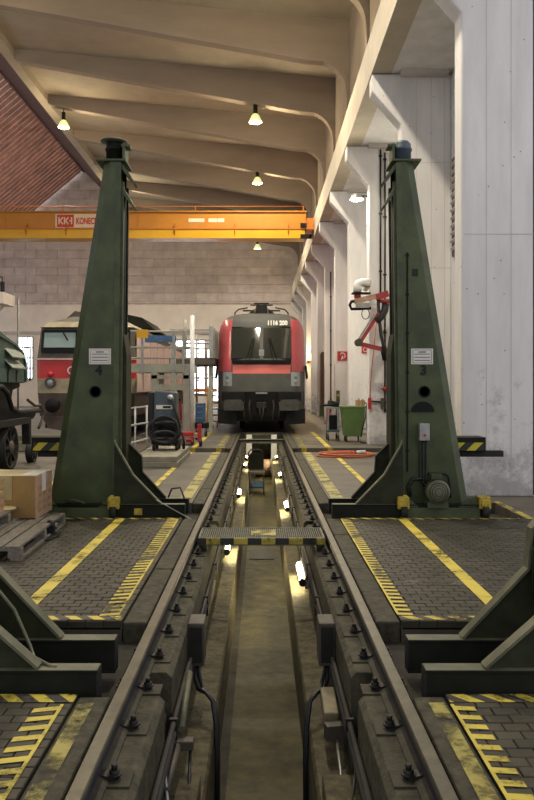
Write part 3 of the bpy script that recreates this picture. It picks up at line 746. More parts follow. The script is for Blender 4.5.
# ================================================================= MODERN RED LOCOMOTIVE
L0 = 26.8
t = thing('electric_locomotive', (0,L0,-.165), 'modern red and dark grey electric locomotive numbered 1116 200, facing the pit', 'locomotive')
hw = [(.57,1.5),(1.0,1.54),(3.42,1.54),(3.65,1.52),(3.82,1.47),(3.97,1.38),(4.09,1.26),(4.18,1.08),(4.25,.84),(4.30,.48),(4.32,.0)]
def lerp(tab, z):
    if z <= tab[0][0]: return tab[0][1]
    for (a, b), (c, d) in zip(tab[:-1], tab[1:]):
        if z <= c: return b+(d-b)*(z-a)/(c-a)
    return tab[-1][1]
fy = [(.57,.10),(1.4,0),(2.3,.03),(2.6,.12),(3.70,.66),(3.95,.95),(4.17,1.35),(4.32,1.9)]
def front(x, z): return L0 + lerp(fy, z) + .16*abs(x/1.5)**2 + .55*max(0,(abs(x)-1.02)/.48)**2.4
def patch(name, m, xa, xb, za, zb, off=0., nx=8, nz=6, parent=t, th=.0):
    vs = []; fs = []
    for j in range(nz+1):
        z = za+(zb-za)*j/nz; wz = lerp(hw, z)
        for i in range(nx+1):
            x = max(-wz, min(wz, xa+(xb-xa)*i/nx)); vs.append((x, front(x,z)-off, z))
    for j in range(nz):
        for i in range(nx): a = j*(nx+1)+i; fs.append((a,a+1,a+nx+2,a+nx+1))
    mb = MB().add(vs, fs, True)
    return mb.build(name, m, parent, fix=False)
# body: a full loft, front cap in grid, sides and roof to the far end
zs = [.57,1.0,1.46,2.05,2.36,2.58,3.0,3.42,3.65,3.82,3.97,4.09,4.18,4.25,4.30]
side = MB(); n = len(zs)
for s_ in (-1,1):
    vs = []
    for z in zs:
        wz = lerp(hw, z)
        for y in (front(wz,z), front(wz,z)+.5, L0+18.5): vs.append((s_*wz, y, z))
    side.add(vs, [(3*j+i,3*j+i+1,3*j+i+4,3*j+i+3) for j in range(n-1) for i in range(2)], True)
side.box(-1.4,1.4,L0+18.4,L0+18.5,.6,4.0)
side.build('body_side', 'taurus', t)
rf = MB(); q = lerp(hw,4.30)
rf.add([(-q,front(q,4.30),4.30),(0,front(0,4.32),4.32),(q,front(q,4.30),4.30),(-q,L0+18.5,4.30),(0,L0+18.5,4.34),(q,L0+18.5,4.30)], [(0,1,4,3),(1,2,5,4)])
rf.build('roof', 'tdark', t)
patch('front_shell', 'tgrey', -1.55, 1.55, .57, 4.30, 0, 31, 38)
for s_ in (-1,1):
    patch('red_corner', 'taurus', *sorted((s_*1.04, s_*1.54)), 2.14, 4.03, .012, 10, 16)
    hl = patch('headlight', 'headlamp', *sorted((s_*1.02, s_*1.34)), 1.63, 2.12, .018, 4, 4)
    for zz in (1.78, 1.97):
        y_ = front(1.16, zz); MB().lathe([(0,-.03),(.07,-.03),(.085,-.015),(.085,.02)], (s_*1.16,y_,zz), 14, 'Y').build('headlight_lens', 'glass2', hl)
patch('brow_panel', 'tdark', -1.03, 1.03, 3.70, 4.29, .006, 10, 8)
patch('red_stripe', 'stripe', -1.0, 1.0, 2.06, 2.37, .010, 10, 2)
patch('bumper_panel', 'black', -1.48, 1.48, .57, 1.44, .012, 12, 4)
ws = [patch('windscreen', 'glass', -1.03, -.06, 2.60, 3.68, .012, 8, 6), patch('windscreen', 'glass', .06, 1.0, 2.60, 3.68, .012, 8, 6)]
patch('screen_pillar', 'tgrey', -.06, .06, 2.55, 3.70, .02, 2, 6)
q = MB()
for z in (2.57, 3.70): q.bar((-1.05,front(1,z)-.02,z),(1.03,front(1,z)-.02,z), .03, .05)
for x in (-1.05,1.03): q.bar((x,front(x,2.57)-.02,2.57),(x,front(x,3.62)-.02,3.62), .03, .03)
q.build('screen_frame', 'black', t)
MB().box(-1.02,1.02,front(0,2.5)-.16,front(0,2.5)+.1,2.46,2.53).build('wiper_tray', 'black', t)
for s_ in (-1,1):
    wq = MB(); wq.bar((s_*.42,front(.42,2.5)-.14,2.5),(s_*.25,front(.25,3.3)-.05,3.3), .025, .025).bar((s_*.55,front(.5,2.5)-.14,2.5),(s_*.30,front(.25,3.3)-.05,3.3), .02, .02)
    wq.box(s_*.45-.12,s_*.45+.12,front(.4,2.5)-.2,front(.4,2.5)-.08,2.42,2.52)
    wq.build('wiper', 'black', t)
mb = MB().box(-.09,.09,front(0,2.75)-.05,front(0,2.75)+.05,2.62,2.9); mb.build('number_box', 'galv', t)
text('fleet_number', '1116 200', 'paper', .36, (.20, front(.55,3.80)-.07, 3.79), t, depth=.01, rot=(math.radians(41),0,0), sx=.53, bold=.018)
# buffers, coupling, underframe, wheels
for s_ in (-1,1):
    b_ = MB().box(s_*.97-.40,s_*.97+.40,L0-.12,L0+.2,1.12,1.44).build('buffer_panel', 'black', t, bevel=.02)
    b_ = MB().cyl((s_*.95,L0-.45,.97),(s_*.95,L0,.97), .14, 16).build('buffer', 'iron', t)
    MB().prism([(s_*.95-.32,.80),(s_*.95+.32,.80),(s_*.95+.33,.85),(s_*.95+.33,1.10),(s_*.95+.27,1.17),(s_*.95-.27,1.17),(s_*.95-.33,1.10),(s_*.95-.33,.85)], L0-.52, L0-.45).build('buffer_plate', 'bufgrey', b_, bevel=.01)
    MB().prism([(s_*1.5,.35),(s_*.85,.30),(s_*.85,.75),(s_*1.5,.85)], L0-.1, L0+.35).build('rail_guard', 'black', t)
    MB().tube([(s_*.40,L0-.12,1.15),(s_*.42,L0-.3,.95),(s_*.40,L0-.32,.7),(s_*.38,L0-.2,.5)], .03, 8).build('brake_hose', 'rubber', t)
    MB().tube([(s_*.60,L0-.12,1.1),(s_*.62,L0-.26,.9),(s_*.60,L0-.26,.7),(s_*.58,L0-.2,.55)], .025, 8).build('brake_hose', 'rubber', t)
    for yy in (L0+3.0, L0+6.0): MB().lathe([(0,-.07),(.5,-.07),(.575,-.05),(.575,.05),(.62,.06),(.62,.075),(0,.075)], (s_*.7525,yy,.575-.0), 28, 'X').build('wheel', 'iron', t)
    MB().bar((s_*1.56,L0+.75,2.35),(s_*1.62,L0+.9,1.9), .05, .12).build('grab_rail', 'black', t)
MB().box(-.18,.18,L0-.35,L0+.1,.88,1.08).build('coupling_hook', 'iron', t, bevel=.03)
MB().tube([(-.05,L0-.33,.95),(-.06,L0-.4,.7),(0,L0-.42,.52),(.06,L0-.4,.7),(.05,L0-.33,.95)], .03, 8).build('coupling_link', 'iron', t)
MB().box(-1.38,1.38,L0+.3,L0+17,.42,.8).box(-1.25,1.25,L0+1.8,L0+7.2,.35,.95).build('underframe', 'black', t)
MB().box(-.2,.2,front(0,1.4)-.03,front(0,1.4)+.02,1.36,1.42).build('step_plate', 'galv', t)
# pantograph
pg = MB()
for s_ in (-1,1):
    pg.tube([(s_*1.08,L0+4.4,4.35),(s_*1.06,L0+4.4,4.57),(s_*.92,L0+4.4,4.70),(s_*.55,L0+4.4,4.77)], .03, 6)
    pg.bar((s_*.55,L0+4,4.45),(s_*.12,L0+5.2,4.90), .05, .05).bar((s_*.55,L0+6,4.45),(s_*.1,L0+4.6,4.93), .05, .05)
pg.bar((-.75,L0+4.4,4.65),(.75,L0+4.4,4.65), .05, .06).bar((-.45,L0+4.4,4.87),(.45,L0+4.4,4.87), .05, .05).bar((-.3,L0+4.5,4.95),(.3,L0+4.5,4.95), .08, .06).bar((-.4,L0+4.6,4.50),(.4,L0+4.6,4.50),.2,.12)
for x in (-.35,.35): pg.bar((x,L0+3.9,4.32),(x*.4,L0+4.6,4.92), .07, .05).bar((x*1.6,L0+4.1,4.36),(x*.9,L0+4.4,4.66), .06, .06)
pg.box(-.62,.62,L0+4.2,L0+4.7,4.34,4.48).box(-.22,.22,L0+4.3,L0+4.6,4.48,4.86)
k = pg.build('pantograph', 'iron', t)
for x in (-.7,-.45,.45,.7): MB().lathe([(.05,0),(.09,.03),(.05,.06),(.09,.09),(.05,.12),(.09,.15),(.05,.18)], (x,L0+4.35,4.35), 10).build('insulator', 'galv', k)

# ================================================================= OLD RED LOCOMOTIVE
R0 = 23.5; ox = -5.32
t = thing('old_locomotive', (ox,R0,0), 'old red, beige and grey locomotive standing behind the left green post', 'locomotive')
def sect(z, w, y, y1): return z, w, y, y1
def shell(name, m, za, zb, wa, wb_, ya, yb_, ch=.14):
    """a band of the body from height za to zb with cut front corners"""
    vs = []
    for z, w_, y in ((za,wa,ya),(zb,wb_,yb_)):
        vs += [(ox-w_,R0+15,z),(ox-w_,y+ch,z),(ox-w_+ch*.9,y,z),(ox+w_-ch*.9,y,z),(ox+w_,y+ch,z),(ox+w_,R0+15,z)]
    return MB().add(vs, [(i,i+1,7+i,6+i) for i in range(5)]+[(0,5,11,6),(0,1,2,3,4,5),(6,7,8,9,10,11)]).build(name, m, t)
shell('lower_band', 'beige', 1.42, 1.86, 1.48, 1.5, R0, R0)
shell('red_band', 'red', 1.86, 2.45, 1.5, 1.5, R0, R0)
shell('cab_front', 'oldgrey', 2.45, 3.42, 1.5, 1.42, R0, R0+.18)
shell('roof_band', 'beige', 3.42, 3.60, 1.44, 1.2, R0+.05, R0+.25)
shell('roof', 'oldgrey', 3.60, 3.78, 1.2, .6, R0+.25, R0+.6)
shell('buffer_beam', 'skirt', .72, 1.42, 1.42, 1.48, R0+.02, R0)
MB().prism([(ox-1.3,.72),(ox+1.3,.72),(ox+1.1,.36),(ox+.6,.28),(ox-.6,.28),(ox-1.1,.36)], R0-.1, R0+.2).build('skirt', 'skirt', t)
MB().box(ox-1.3,ox+1.3,R0+.3,R0+14,.35,.8).build('underframe', 'black', t)
for s_ in (-1,1):
    for yy in (R0+2,R0+4.5): MB().lathe([(0,-.06),(.5,-.06),(.52,.05),(0,.06)], (ox+s_*.75,yy,.52), 24, 'X').build('wheel', 'iron', t)
MB().box(ox-1.52,ox+1.52,R0-.03,R0+.25,2.43,2.47).build('trim_strip', 'pink', t)
# pink weathered side with vertical joints
MB().box(ox+1.5,ox+1.515,R0+.3,R0+15,1.45,3.2).build('side_panel', 'pink', t)
for i in range(4): MB().box(ox+1.51,ox+1.519,R0+1.5+i*1.7,R0+1.53+i*1.7,1.5,3.2).build('side_joint', 'iron', t)
for s_ in (-1,1):
    c = ox+s_*.80
    q = MB().add([(c-.5,R0+.035,2.70),(c+.5,R0+.035,2.70),(c+.49,R0+.145,3.28),(c-.49,R0+.145,3.28),(c-.5,R0+.08,2.70),(c+.5,R0+.08,2.70),(c+.49,R0+.19,3.28),(c-.49,R0+.19,3.28)],[(0,1,2,3),(7,6,5,4),(0,4,5,1),(1,5,6,2),(2,6,7,3),(3,7,4,0)])
    q.build('windscreen', 'glass2', t)
    f_ = MB()
    for a, b in (((-.52,2.67),(.52,2.67)),((.52,2.67),(.51,3.3)),((.51,3.3),(-.51,3.3)),((-.51,3.3),(-.52,2.67))):
        f_.bar((c+a[0],R0+.02+(a[1]-2.67)*.19,a[1]),(c+b[0],R0+.02+(b[1]-2.67)*.19,b[1]), .06, .06)
    f_.box(c-.5,c+.5,R0+.01,R0+.06,2.68,2.80)
    f_.build('window_frame', 'black', t)
    MB().bar((c+.1,R0+.1,3.26),(c+.25,R0+.06,3.02), .03, .03).build('wiper', 'black', t)
    MB().lathe([(0,-.03),(.10,-.03),(.115,-.045),(.15,-.06),(.16,0),(.16,.08)], (ox+s_*1.05,R0-.04,1.74), 18, 'Y').build('headlight_rim', 'oldgrey', t)
    MB().lathe([(0,-.055),(.06,-.05),(.11,-.03),(.11,.0)], (ox+s_*1.05,R0-.04,1.74), 16, 'Y').build('headlight', 'headlamp', t)
    MB().lathe([(0,-.06),(.06,-.05),(.085,-.02),(.085,.05)], (ox+s_*1.05,R0-.03,1.99), 14, 'Y').build('tail_light', 'red', t)
    b_ = MB().cyl((ox+s_*.875,R0-.5,1.06),(ox+s_*.875,R0,1.06), .12, 14).build('buffer', 'black', t)
    MB().lathe([(0,-.04),(.2,-.03),(.22,0),(.2,.03)], (ox+s_*.875,R0-.5,1.06), 18, 'Y').build('buffer_plate', 'black', b_)
    MB().tube([(ox+s_*.40,R0-.02,1.1),(ox+s_*.42,R0-.2,1.0),(ox+s_*.4,R0-.22,.8),(ox+s_*.36,R0-.1,.65)], .03, 6).build('brake_hose', 'rubber', t)
MB().lathe([(0,-.03),(.1,-.03),(.13,-.05),(.15,0),(.15,.1)], (ox,R0+.1,3.56), 16, 'Y').build('roof_headlight', 'headlamp', t)
text('lettering', 'C', 'whitemetal', .34, (-5.88, R0-.012, 1.99), t, depth=.006)
MB().prism([(ox-.9,3.76),(ox+.2,3.72),(ox+.1,3.86),(ox-.6,4.02)], R0+1.2, R0+1.26).build('roof_cover', 'oldgrey', t)
MB().tube([(ox+.2,R0+1,3.76),(ox+.3,R0+1,4.0),(ox+.5,R0+1.1,4.16),(ox+.8,R0+1.3,4.2)], .025, 6).build('horn_pipe', 'iron', t)
MB().prism([(ox+.2,3.75),(ox+1.5,3.65),(ox+1.1,4.05),(ox+.4,4.2)], R0+4, R0+8).build('roof_equipment', 'dkgreen', t)

# ================================================================= DARK GREEN STEAM LOCOMOTIVE TENDER at the left edge
G = -4.9
t = thing('green_rail_vehicle', (G-1.4,13,0), 'dark green rail vehicle with pale hinged flaps at the left edge', 'locomotive')
MB().prism([(8,3.5),(13.8,2.85),(15.4,2.52),(15.95,2.36),(16.12,2.18),(16.15,1.70),(8,1.70)], G-2.8, G, 'YZ').build('body', 'loco_green', t, bevel=.03)
q = MB(); q.bar((G+.02,8,3.45),(G+.02,15.4,2.47), .03, .05).bar((G+.02,15.4,2.47),(G+.02,15.95,2.30), .03, .05).bar((G+.02,15.95,2.3),(G+.02,16.08,2.14),.03,.05).bar((G+.02,16.08,2.14),(G+.02,16.1,1.72),.04,.06)
q.build('edge_moulding', 'loco_green', t)
for z in (2.24, 2.03):
    MB().add([(G,14.85,z+.10),(G,15.7,z+.10),(G+.13,15.75,z-.05),(G+.13,14.9,z-.05),(G,14.85,z+.125),(G,15.7,z+.125),(G+.13,15.75,z-.03),(G+.13,14.9,z-.03)],[(0,1,2,3),(7,6,5,4),(0,4,5,1),(1,5,6,2),(2,6,7,3),(3,7,4,0)]).build('hinged_flap', 'loco_flap', t)
for y in (14.45,14.98,15.51):
    MB().prism([(y,1.72),(y+.42,1.72),(y+.42,1.88)]+[(y+.21+.21*math.cos(a*math.pi/8), 1.88+.1*math.sin(a*math.pi/8)) for a in range(1,8)]+[(y,1.88)], G-.01, G+.03, 'YZ').build('arched_panel', 'loco_flap' if 0 else 'loco_green', t)
MB().prism([(8,1.70),(16.15,1.70),(16.15,1.62),(15.7,1.56),(15.5,1.15),(17.2,1.12),(17.3,1.0),(17.1,.92),(15.0,.95),(14.4,.9),(8,.9)], G-2.6, G-.12, 'YZ').build('frame', 'black', t)
q = MB().tube([(G+.02,8,1.63),(G+.02,14.6,1.63),(G+.02,14.95,1.5),(G+.02,15.2,1.2),(G+.02,15.6,1.12),(G+.02,17.1,1.1)], .05, 8); q.build('running_board', 'iron', t)
MB().tube([(G+.03,16.2,1.35),(G+.03,16.7,1.22),(G+.03,17.1,1.22),(G+.06,17.3,1.05),(G+.03,17.2,.85),(G+.03,17.0,.72)], .03, 8).build('steam_pipe', 'oldgrey', t)
MB().tube([(G+.05,16.3,1.75),(G+.05,16.3,2.35),(G+.05,16.35,2.45),(G-.1,16.4,2.45)], .02, 6).build('grab_rail', 'galv', t)
MB().prism([(14.2,.98),(16.3,.98),(16.35,.92),(16.35,.42),(16.25,.42),(16.2,.86),(14.2,.86)], G-.1, G+.06, 'YZ').build('axle_guard', 'iron', t)
for y, r_ in ((15.2,.44),(12.6,.44),(16.75,.22)):
    k = MB().lathe([(0,.0),(.12*r_/.44,.02),(r_*.35,-.02),(r_*.8,-.03),(r_*.86,.04),(r_,.04),(r_,-.08),(r_*1.06,-.1),(0,-.12)], (G-.02,y,r_), 32, 'X').build('wheel', 'iron', t)
    MB().lathe([(0,.03),(r_*.3,.03),(r_*.3,.0)], (G-.0,y,r_), 16, 'X').build('axle_cap', 'oldgrey', k)
    q = MB()
    for i in range(8): a = i*math.pi/4; q.bar((G-.02,y+r_*.25*math.cos(a),r_+r_*.25*math.sin(a)),(G-.02,y+r_*.84*math.cos(a),r_+r_*.84*math.sin(a)), .05, .05, (1,0,0))
    q.build('spokes', 'iron', k)
# sleepers and a white valve body on the floor behind the wheels
t = thing('timber_baulk', (-5.6,19.6,0), 'pale timber baulk lying across the floor behind the dark green vehicle', 'timber')
MB().box(-6.4,-4.6,19.4,19.75,.0,.25).build('beam', 'plinth', t, bevel=.02); MB().box(-6.2,-4.8,19.5,19.7,.25,.4).build('packing', 'wood', t)
t = thing('valve_body', (-4.2,17.2,0), 'small grey and white metal casting on the floor beside the wheel', 'casting')
MB().lathe([(.18,0),(.2,.06),(.13,.1),(.12,.28),(.19,.32),(.19,.36),(0,.37)], (-4.25,17.0,0), 16).build('body', 'galv', t); MB().cyl((-4.25,17.0,.2),(-3.98,17.0,.2), .09, 12).build('flange', 'whitemetal', t)

# ================================================================= CRANE
CY = 35.0
t = thing('bridge_crane', (-10,CY+.5,8.3), 'orange overhead travelling crane girder spanning the hall', 'crane')
MB().box(-23.5,2.02,CY+.25,CY+.9,8.74,9.53).build('girder', 'crane', t)
MB().box(-23.5,2.05,CY+.15,CY+.95,9.50,9.55).build('top_flange', 'crane', t)
MB().box(-23.5,1.95,CY,CY+.9,8.28,8.68).build('lower_girder', 'crane2', t)
MB().box(-23.5,1.95,CY-.04,CY+.95,8.68,8.74).build('middle_flange', 'orange', t)
for i, x in enumerate((-22,-19.2,-16.4,-13.6,-10.6,-8.8,-3.9,-1.2,1.2)):
    MB().prism([(CY+.2,8.74),(CY-.02,8.74),(CY+.2,9.0)], x-.02, x+.02, 'YZ').prism([(CY-.0,8.68),(CY-.1,8.64),(CY,8.42)], x-.02, x+.02, 'YZ').build('stiffener', 'orange', t)
for x in (-18,-14.8,-11.6,-5.6,-2.0): MB().box(x-.01,x+.01,CY+.235,CY+.25,8.76,9.5).build('seam', 'orange', t)
MB().cyl((-23.5,CY+.3,9.78),(2.0,CY+.3,9.78), .018, 6).build('festoon_wire', 'orange', t)
for x in (-16,-9,-3,1.9): MB().box(x-.02,x+.02,CY+.27,CY+.33,9.54,9.8).build('wire_post', 'orange', t)
for zz in (8.35, 8.85): MB().box(1.75,2.12,CY-.15,CY+.1,zz-.08,zz+.08).cyl((2.12,CY,zz),(2.25,CY,zz),.1,10).build('end_buffer', 'black', t)
MB().box(2.02,2.33,CY-.4,CY+1.6,8.6,9.1).build('end_carriage', 'orange', t)
sgn = MB().box(-9.34,-6.35,CY+.235,CY+.25,8.80,9.42).build('nameplate', 'cream', t)
MB().box(-9.26,-8.50,CY+.225,CY+.236,8.83,9.39).build('logo_panel', 'redtext', sgn)
lg = MB(); yy = CY+.222
def lbar(a, b, wd=.11): lg.bar((a[0],yy,a[1]),(b[0],yy,b[1]), .012, wd, (-(b[1]-a[1]),0,b[0]-a[0]))
for x in (-9.17,-8.92): lbar((x,8.95),(x,9.27),.06); lbar((x+.04,9.11),(x+.18,9.27),.055); lbar((x+.04,9.11),(x+.18,8.95),.055)
lbar((-8.60,8.95),(-8.60,9.27),.06); lbar((-8.70,9.11),(-8.62,9.11),.055)
lg.build('logo_mark', 'cream', sgn)
text('wordmark', 'KONECRANES', 'redtext', .40, (-8.40,CY+.228,8.97), t, depth=.006, sx=.60, bold=.012)
for x in (-2.95,-2.05): MB().box(x-.36,x+.36,CY+.238,CY+.25,9.05,9.22).build('data_plate', 'cream', t)

# ================================================================= MEZZANINE on the far left
t = tag(MB().box(-20.5,-14.6,44,46,6.3,6.95).build('mezzanine', 'white'), 'white mezzanine balcony at the far left', kind='structure')
MB().prism([(-15.9,6.3),(-14.9,6.3),(-15.9,5.3)], 45, 45.3).build('bracket', 'white', t)
rl = MB().bar((-20.5,44.1,7.8),(-14.7,44.1,7.8),.06,.06).bar((-20.5,44.1,7.4),(-14.7,44.1,7.4),.05,.05)
for i in range(7): rl.bar((-20.4+i*.95,44.1,6.95),(-20.4+i*.95,44.1,7.8),.05,.05)
rl.build('railing', 'iron', t)
MB().box(-20,-15.2,43.96,44,6.5,6.7).build('yellow_strip', 'yellow', t)
for x in (-15.35,-14.85): MB().box(x-.1,x+.1,44.5,44.7,6.95,7.6).build('hoist_part', 'iron', t)
MB().box(-16.7,-15.9,45,45.4,0,6.3).build('column', 'yellow', t)
pp = MB().cyl((-14.4,46,0),(-14.4,46,6.9), .06, 8).build('downpipe', 'galv', t)

# ================================================================= WORK PLATFORM (left of the modern locomotive)
WY = 22.0
t = thing('work_platform', (-2.6,WY,0), 'grey wheeled work platform with railing left of the modern locomotive', 'platform')
MB().box(-3.68,-1.98,WY-.1,WY+1.6,2.02,2.26).build('deck', 'platf', t)
MB().box(-3.1,-2.0,WY-.12,WY-.02,1.84,1.94).build('cross_rail', 'platf', t)
MB().box(-3.1,-2.0,WY-.1,WY,1.52,1.68).build('cross_rail', 'platf', t)
for x in (-3.1,-2.2):
    for y in (WY-.12, WY+1.4): MB().box(x,x+.16,y,y+.14,.2,2.02).build('leg', 'platf', t)
MB().box(-2.9,-1.7,WY-.14,WY+.2,.18,.30).build('base_bar', 'platf', t)
for x in (-3.05,-1.95):
    for y in (WY-.05,WY+1.45):
        k = MB().lathe([(0,-.035),(.1,-.035),(.115,-.02),(.115,.02),(.1,.035),(0,.035)], (x,y,.115), 16, 'X').build('caster', 'rubber', t)
        MB().box(x-.05,x+.05,y-.04,y+.04,.10,.22).build('fork', 'galv', k)
for x in (-3.35,-2.47,-2.2): MB().box(x-.03,x+.03,WY-.16,WY-.1,2.0,3.2).build('railing_post', 'galv', t)
MB().cyl((-1.94,WY-.2,.3),(-1.94,WY-.2,3.62), .065, 12).build('lift_mast', 'whitemetal', t)
MB().cyl((-2.2,WY+.4,2.7),(-2.2,WY+.4,3.55), .05, 10).build('post', 'platf', t)
for z in (3.17,2.72,2.42): MB().cyl((-3.68,WY-.13,z),(-2.0,WY-.13,z), .028, 8).build('railing_bar', 'platf', t)
MB().box(-3.5,-3.18,WY-.2,WY-.19,2.98,3.22).build('yellow_sign', 'yellow' if 0 else 'crane2', t)
(MB().box(-3.66,-2.72,WY+2.4,WY+2.8,3.02,3.22).build('blue_beam', 'blue2', t))
MB().box(-2.87,-2.72,WY+2.45,WY+2.75,0,3.02).build('beam_post', 'platf', t)
t = thing('upper_gangway', (-1.6,27.5,0), 'far grey service gangway with mesh parapet behind the wheeled work platform', 'platform')
MB().box(-3.2,-1.62,27,30,2.38,2.62).build('deck', 'oldgrey', t)
for x in (-3.1,-1.85): MB().box(x,x+.14,27.2,27.34,0,2.4).build('leg', 'platf', t)
MB().box(-1.78,-1.70,27,30,2.65,3.6).build('parapet', 'platf', t)
for y in (27,28,29,30): MB().box(-1.82,-1.66,y-.04,y+.04,2.6,3.7).build('parapet_post', 'galv', t)
for z in (2.9,3.2,3.55): MB().box(-3.2,-1.7,26.98,27.03,z,z+.05).build('railing_bar', 'galv', t)
t = thing('far_scaffold', (-2.5,36,0), 'pale scaffold frame with crossbars far behind the work platforms', 'scaffold')
for x in (-3.6,-3.0,-2.3): MB().cyl((x,36,0),(x,36,4.0), .05, 8).build('pole', 'galv', t)
for z in (1.2,2.0,2.9,3.6): MB().cyl((-3.65,36,z),(-2.1,36,z), .04, 8).build('crossbar', 'galv', t)
MB().box(-3.65,-2.1,35.8,36.8,1.35,1.5).build('deck', 'orange', t)
t = thing('step_ladder', (-1.95,31,0), 'yellow step ladder standing beside the modern locomotive', 'ladder')
for x in (-2.18,-1.74): MB().bar((x,30.9,0),(x+.05,31.5,1.65), .06, .05).build('rail', 'crane2', t); MB().bar((x+.02,32.1,0),(x+.05,31.55,1.65), .05, .05).build('strut', 'crane2', t)
for i in range(6): MB().box(-2.18+.007*i,-1.72+.007*i,30.95+.09*i,31.1+.09*i,.24*i+.2,.24*i+.25).build('tread', 'crane2', t)
t = thing('tool_cabinet', (-1.95,25.0,0), 'dark blue tool cabinet on a trolley beyond the work platform', 'cabinet')
MB().box(-2.12,-1.82,24.9,25.4,.45,1.08).build('body', 'blue2', t, bevel=.02); MB().box(-2.2,-1.72,24.8,25.5,.28,.45).build('tray', 'black', t)
for x in (-2.12,-1.8): 
    for y in (24.9,25.4): MB().cyl((x-.02,y,.09),(x+.02,y,.09), .09, 12).build('caster', 'rubber', t); MB().box(x-.015,x+.015,y-.02,y+.02,.1,.3).build('fork', 'galv', t)
for z in (.6,.78,.96): MB().box(-2.06,-1.88,24.885,24.9,z,z+.02).build('handle', 'galv', t)
t = thing('pallet_truck', (-2.0,21.0,0), 'red pallet truck under the grey work platform', 'truck')
MB().box(-2.5,-1.85,21.2,21.45,.26,.38).build('body', 'red', t, bevel=.02); MB().box(-1.74,-1.64,21.1,21.3,.1,.60).build('lever_block', 'red', t)
for x in (-2.5,-1.65): MB().cyl((x-.04,21.1,.1),(x+.04,21.1,.1), .1, 14).build('wheel', 'rubber', t)
for x in (-2.45,-2.0): MB().box(x-.08,x+.08,21.4,22.4,.08,.16).build('fork', 'red', t)
t = thing('fire_extinguisher', (-2.3,23.6,0), 'red fire extinguisher standing between the legs of the work platform', 'extinguisher')
MB().lathe([(0,.55),(.09,.55),(.1,.6),(.1,1.05),(.07,1.13),(.03,1.16),(.03,1.2),(0,1.2)], (-2.5,23.6,0), 14).build('cylinder', 'red', t); MB().box(-2.55,-2.45,23.5,23.62,1.19,1.25).build('valve', 'black', t); MB().box(-2.62,-2.38,23.5,23.7,0,.55).build('stand', 'platf', t)
# railing on the left
t = thing('guard_railing', (-2.9,16.9,0), 'short white guard railing beside the left green post', 'railing')
for x, y in ((-2.90,16.4),(-2.81,17.3),(-2.70,18.3)): MB().cyl((x,y,0),(x,y,1.18), .02, 8).build('post', 'whitemetal', t)
for z in (1.16,.78,.4): MB().bar((-2.96,15.9,z),(-2.69,18.4,z), .03, .03).build('bar', 'whitemetal', t)
# plinth and vacuum
t = tag(MB().box(-2.62,-1.68,15.6,18.4,-.005,.11).build('concrete_plinth', 'plinth', bevel=.012), 'low concrete plinth in two layers under the vacuum cleaner', 'plinth')
MB().box(-2.60,-1.70,15.62,18.38,.11,.22).build('upper_layer', 'plinth', t, bevel=.012)
vx, vy = -2.12, 17.4
t = thing('industrial_vacuum', (vx,vy,.22), 'blue grey industrial vacuum cleaner with hose, on the concrete plinth', 'vacuum cleaner')
MB().lathe([(0,.28),(.28,.28),(.3,.32),(.3,.55),(.33,.58),(.33,.64),(.30,.66)], (vx,vy,.22), 24).build('drum', 'rubber', t)
MB().prism([(vx-.26,.88),(vx+.26,.88),(vx+.24,1.50),(vx-.22,1.54),(vx-.24,1.50)], vy-.28, vy+.25).build('motor_housing', 'blue', t, bevel=.03)
MB().box(vx-.20,vx+.20,vy-.295,vy-.28,1.13,1.22).build('label', 'paper', t)
MB().box(vx-.05,vx+.12,vy-.30,vy-.295,1.15,1.20).build('label_print', 'ptext', t)
MB().box(vx-.40,vx-.27,vy-.1,vy+.25,.86,1.50).build('filter_box', 'rubber', t, bevel=.02)
MB().box(vx-.3,vx+.3,vy-.3,vy+.3,.36,.46).build('chassis', 'iron', t)
for x in (-.25,.25):
    for y in (-.25,.25): MB().cyl((vx+x-.03,vy+y,.30),(vx+x+.03,vy+y,.30), .08, 12).build('caster', 'rubber', t); MB().box(vx+x-.02,vx+x+.02,vy+y-.02,vy+y+.02,.3,.4).build('fork', 'iron', t)
hp = []
for i in range(140):
    a = i/140*2*math.pi*4.6; k_ = i/140
    hp.append((vx+(.30+.045*math.sin(a*.37))*math.cos(a), vy-.34-.09*math.sin(i*.11)-.05*k_, .62+.10*math.cos(a*.23)+(.20+.07*math.sin(a*.31))*math.sin(a)))
hp = [(vx+.13,vy-.28,1.38),(vx+.17,vy-.36,1.33),(vx+.21,vy-.38,1.15),(vx+.30,vy-.38,.9),(vx+.34,vy-.36,.72)] + hp + [(vx+.38,vy-.3,.6),(vx+.42,vy-.3,.4),(vx+.40,vy-.25,.26)]
MB().tube(hp, .032, 8).build('hose', 'rubber', t)
MB().tube([(vx+.08,vy-.28,1.4),(vx+.13,vy-.32,1.41),(vx+.16,vy-.36,1.36)], .045, 8).build('hose_socket', 'whitemetal', t)

# ================================================================= PALLET with boxes (left)
def pallet(name, x0, x1, y0, y1, z0, rz, label, dz=.135):
    cx, cy = (x0+x1)/2, (y0+y1)/2
    t = thing(name, (cx,cy,z0), label, 'pallet'); 
    R = lambda mb, nm: mb.build(nm, 'wood', t)
    n = 6
    for i in range(n):
        a = x0+(x1-x0)*i/n; R(MB().box(a+.012, a+(x1-x0)/n-.012, y0, y1, z0+dz-.022, z0+dz), 'deck_board')
    for y in (y0, (y0+y1)/2-.05, y1-.1):
        R(MB().box(x0, x1, y, y+.1, z0+dz-.044, z0+dz-.022), 'stringer')
        for x in (x0, (x0+x1)/2-.06, x1-.12): R(MB().box(x, x+.12, y, y+.1, z0+.022, z0+dz-.044), 'block')
    for x in (x0, (x0+x1)/2-.05, x1-.1): R(MB().box(x, x+.1, y0, y1, z0, z0+.022), 'base_board')
    t.rotation_euler = (0,0,rz)
    return t
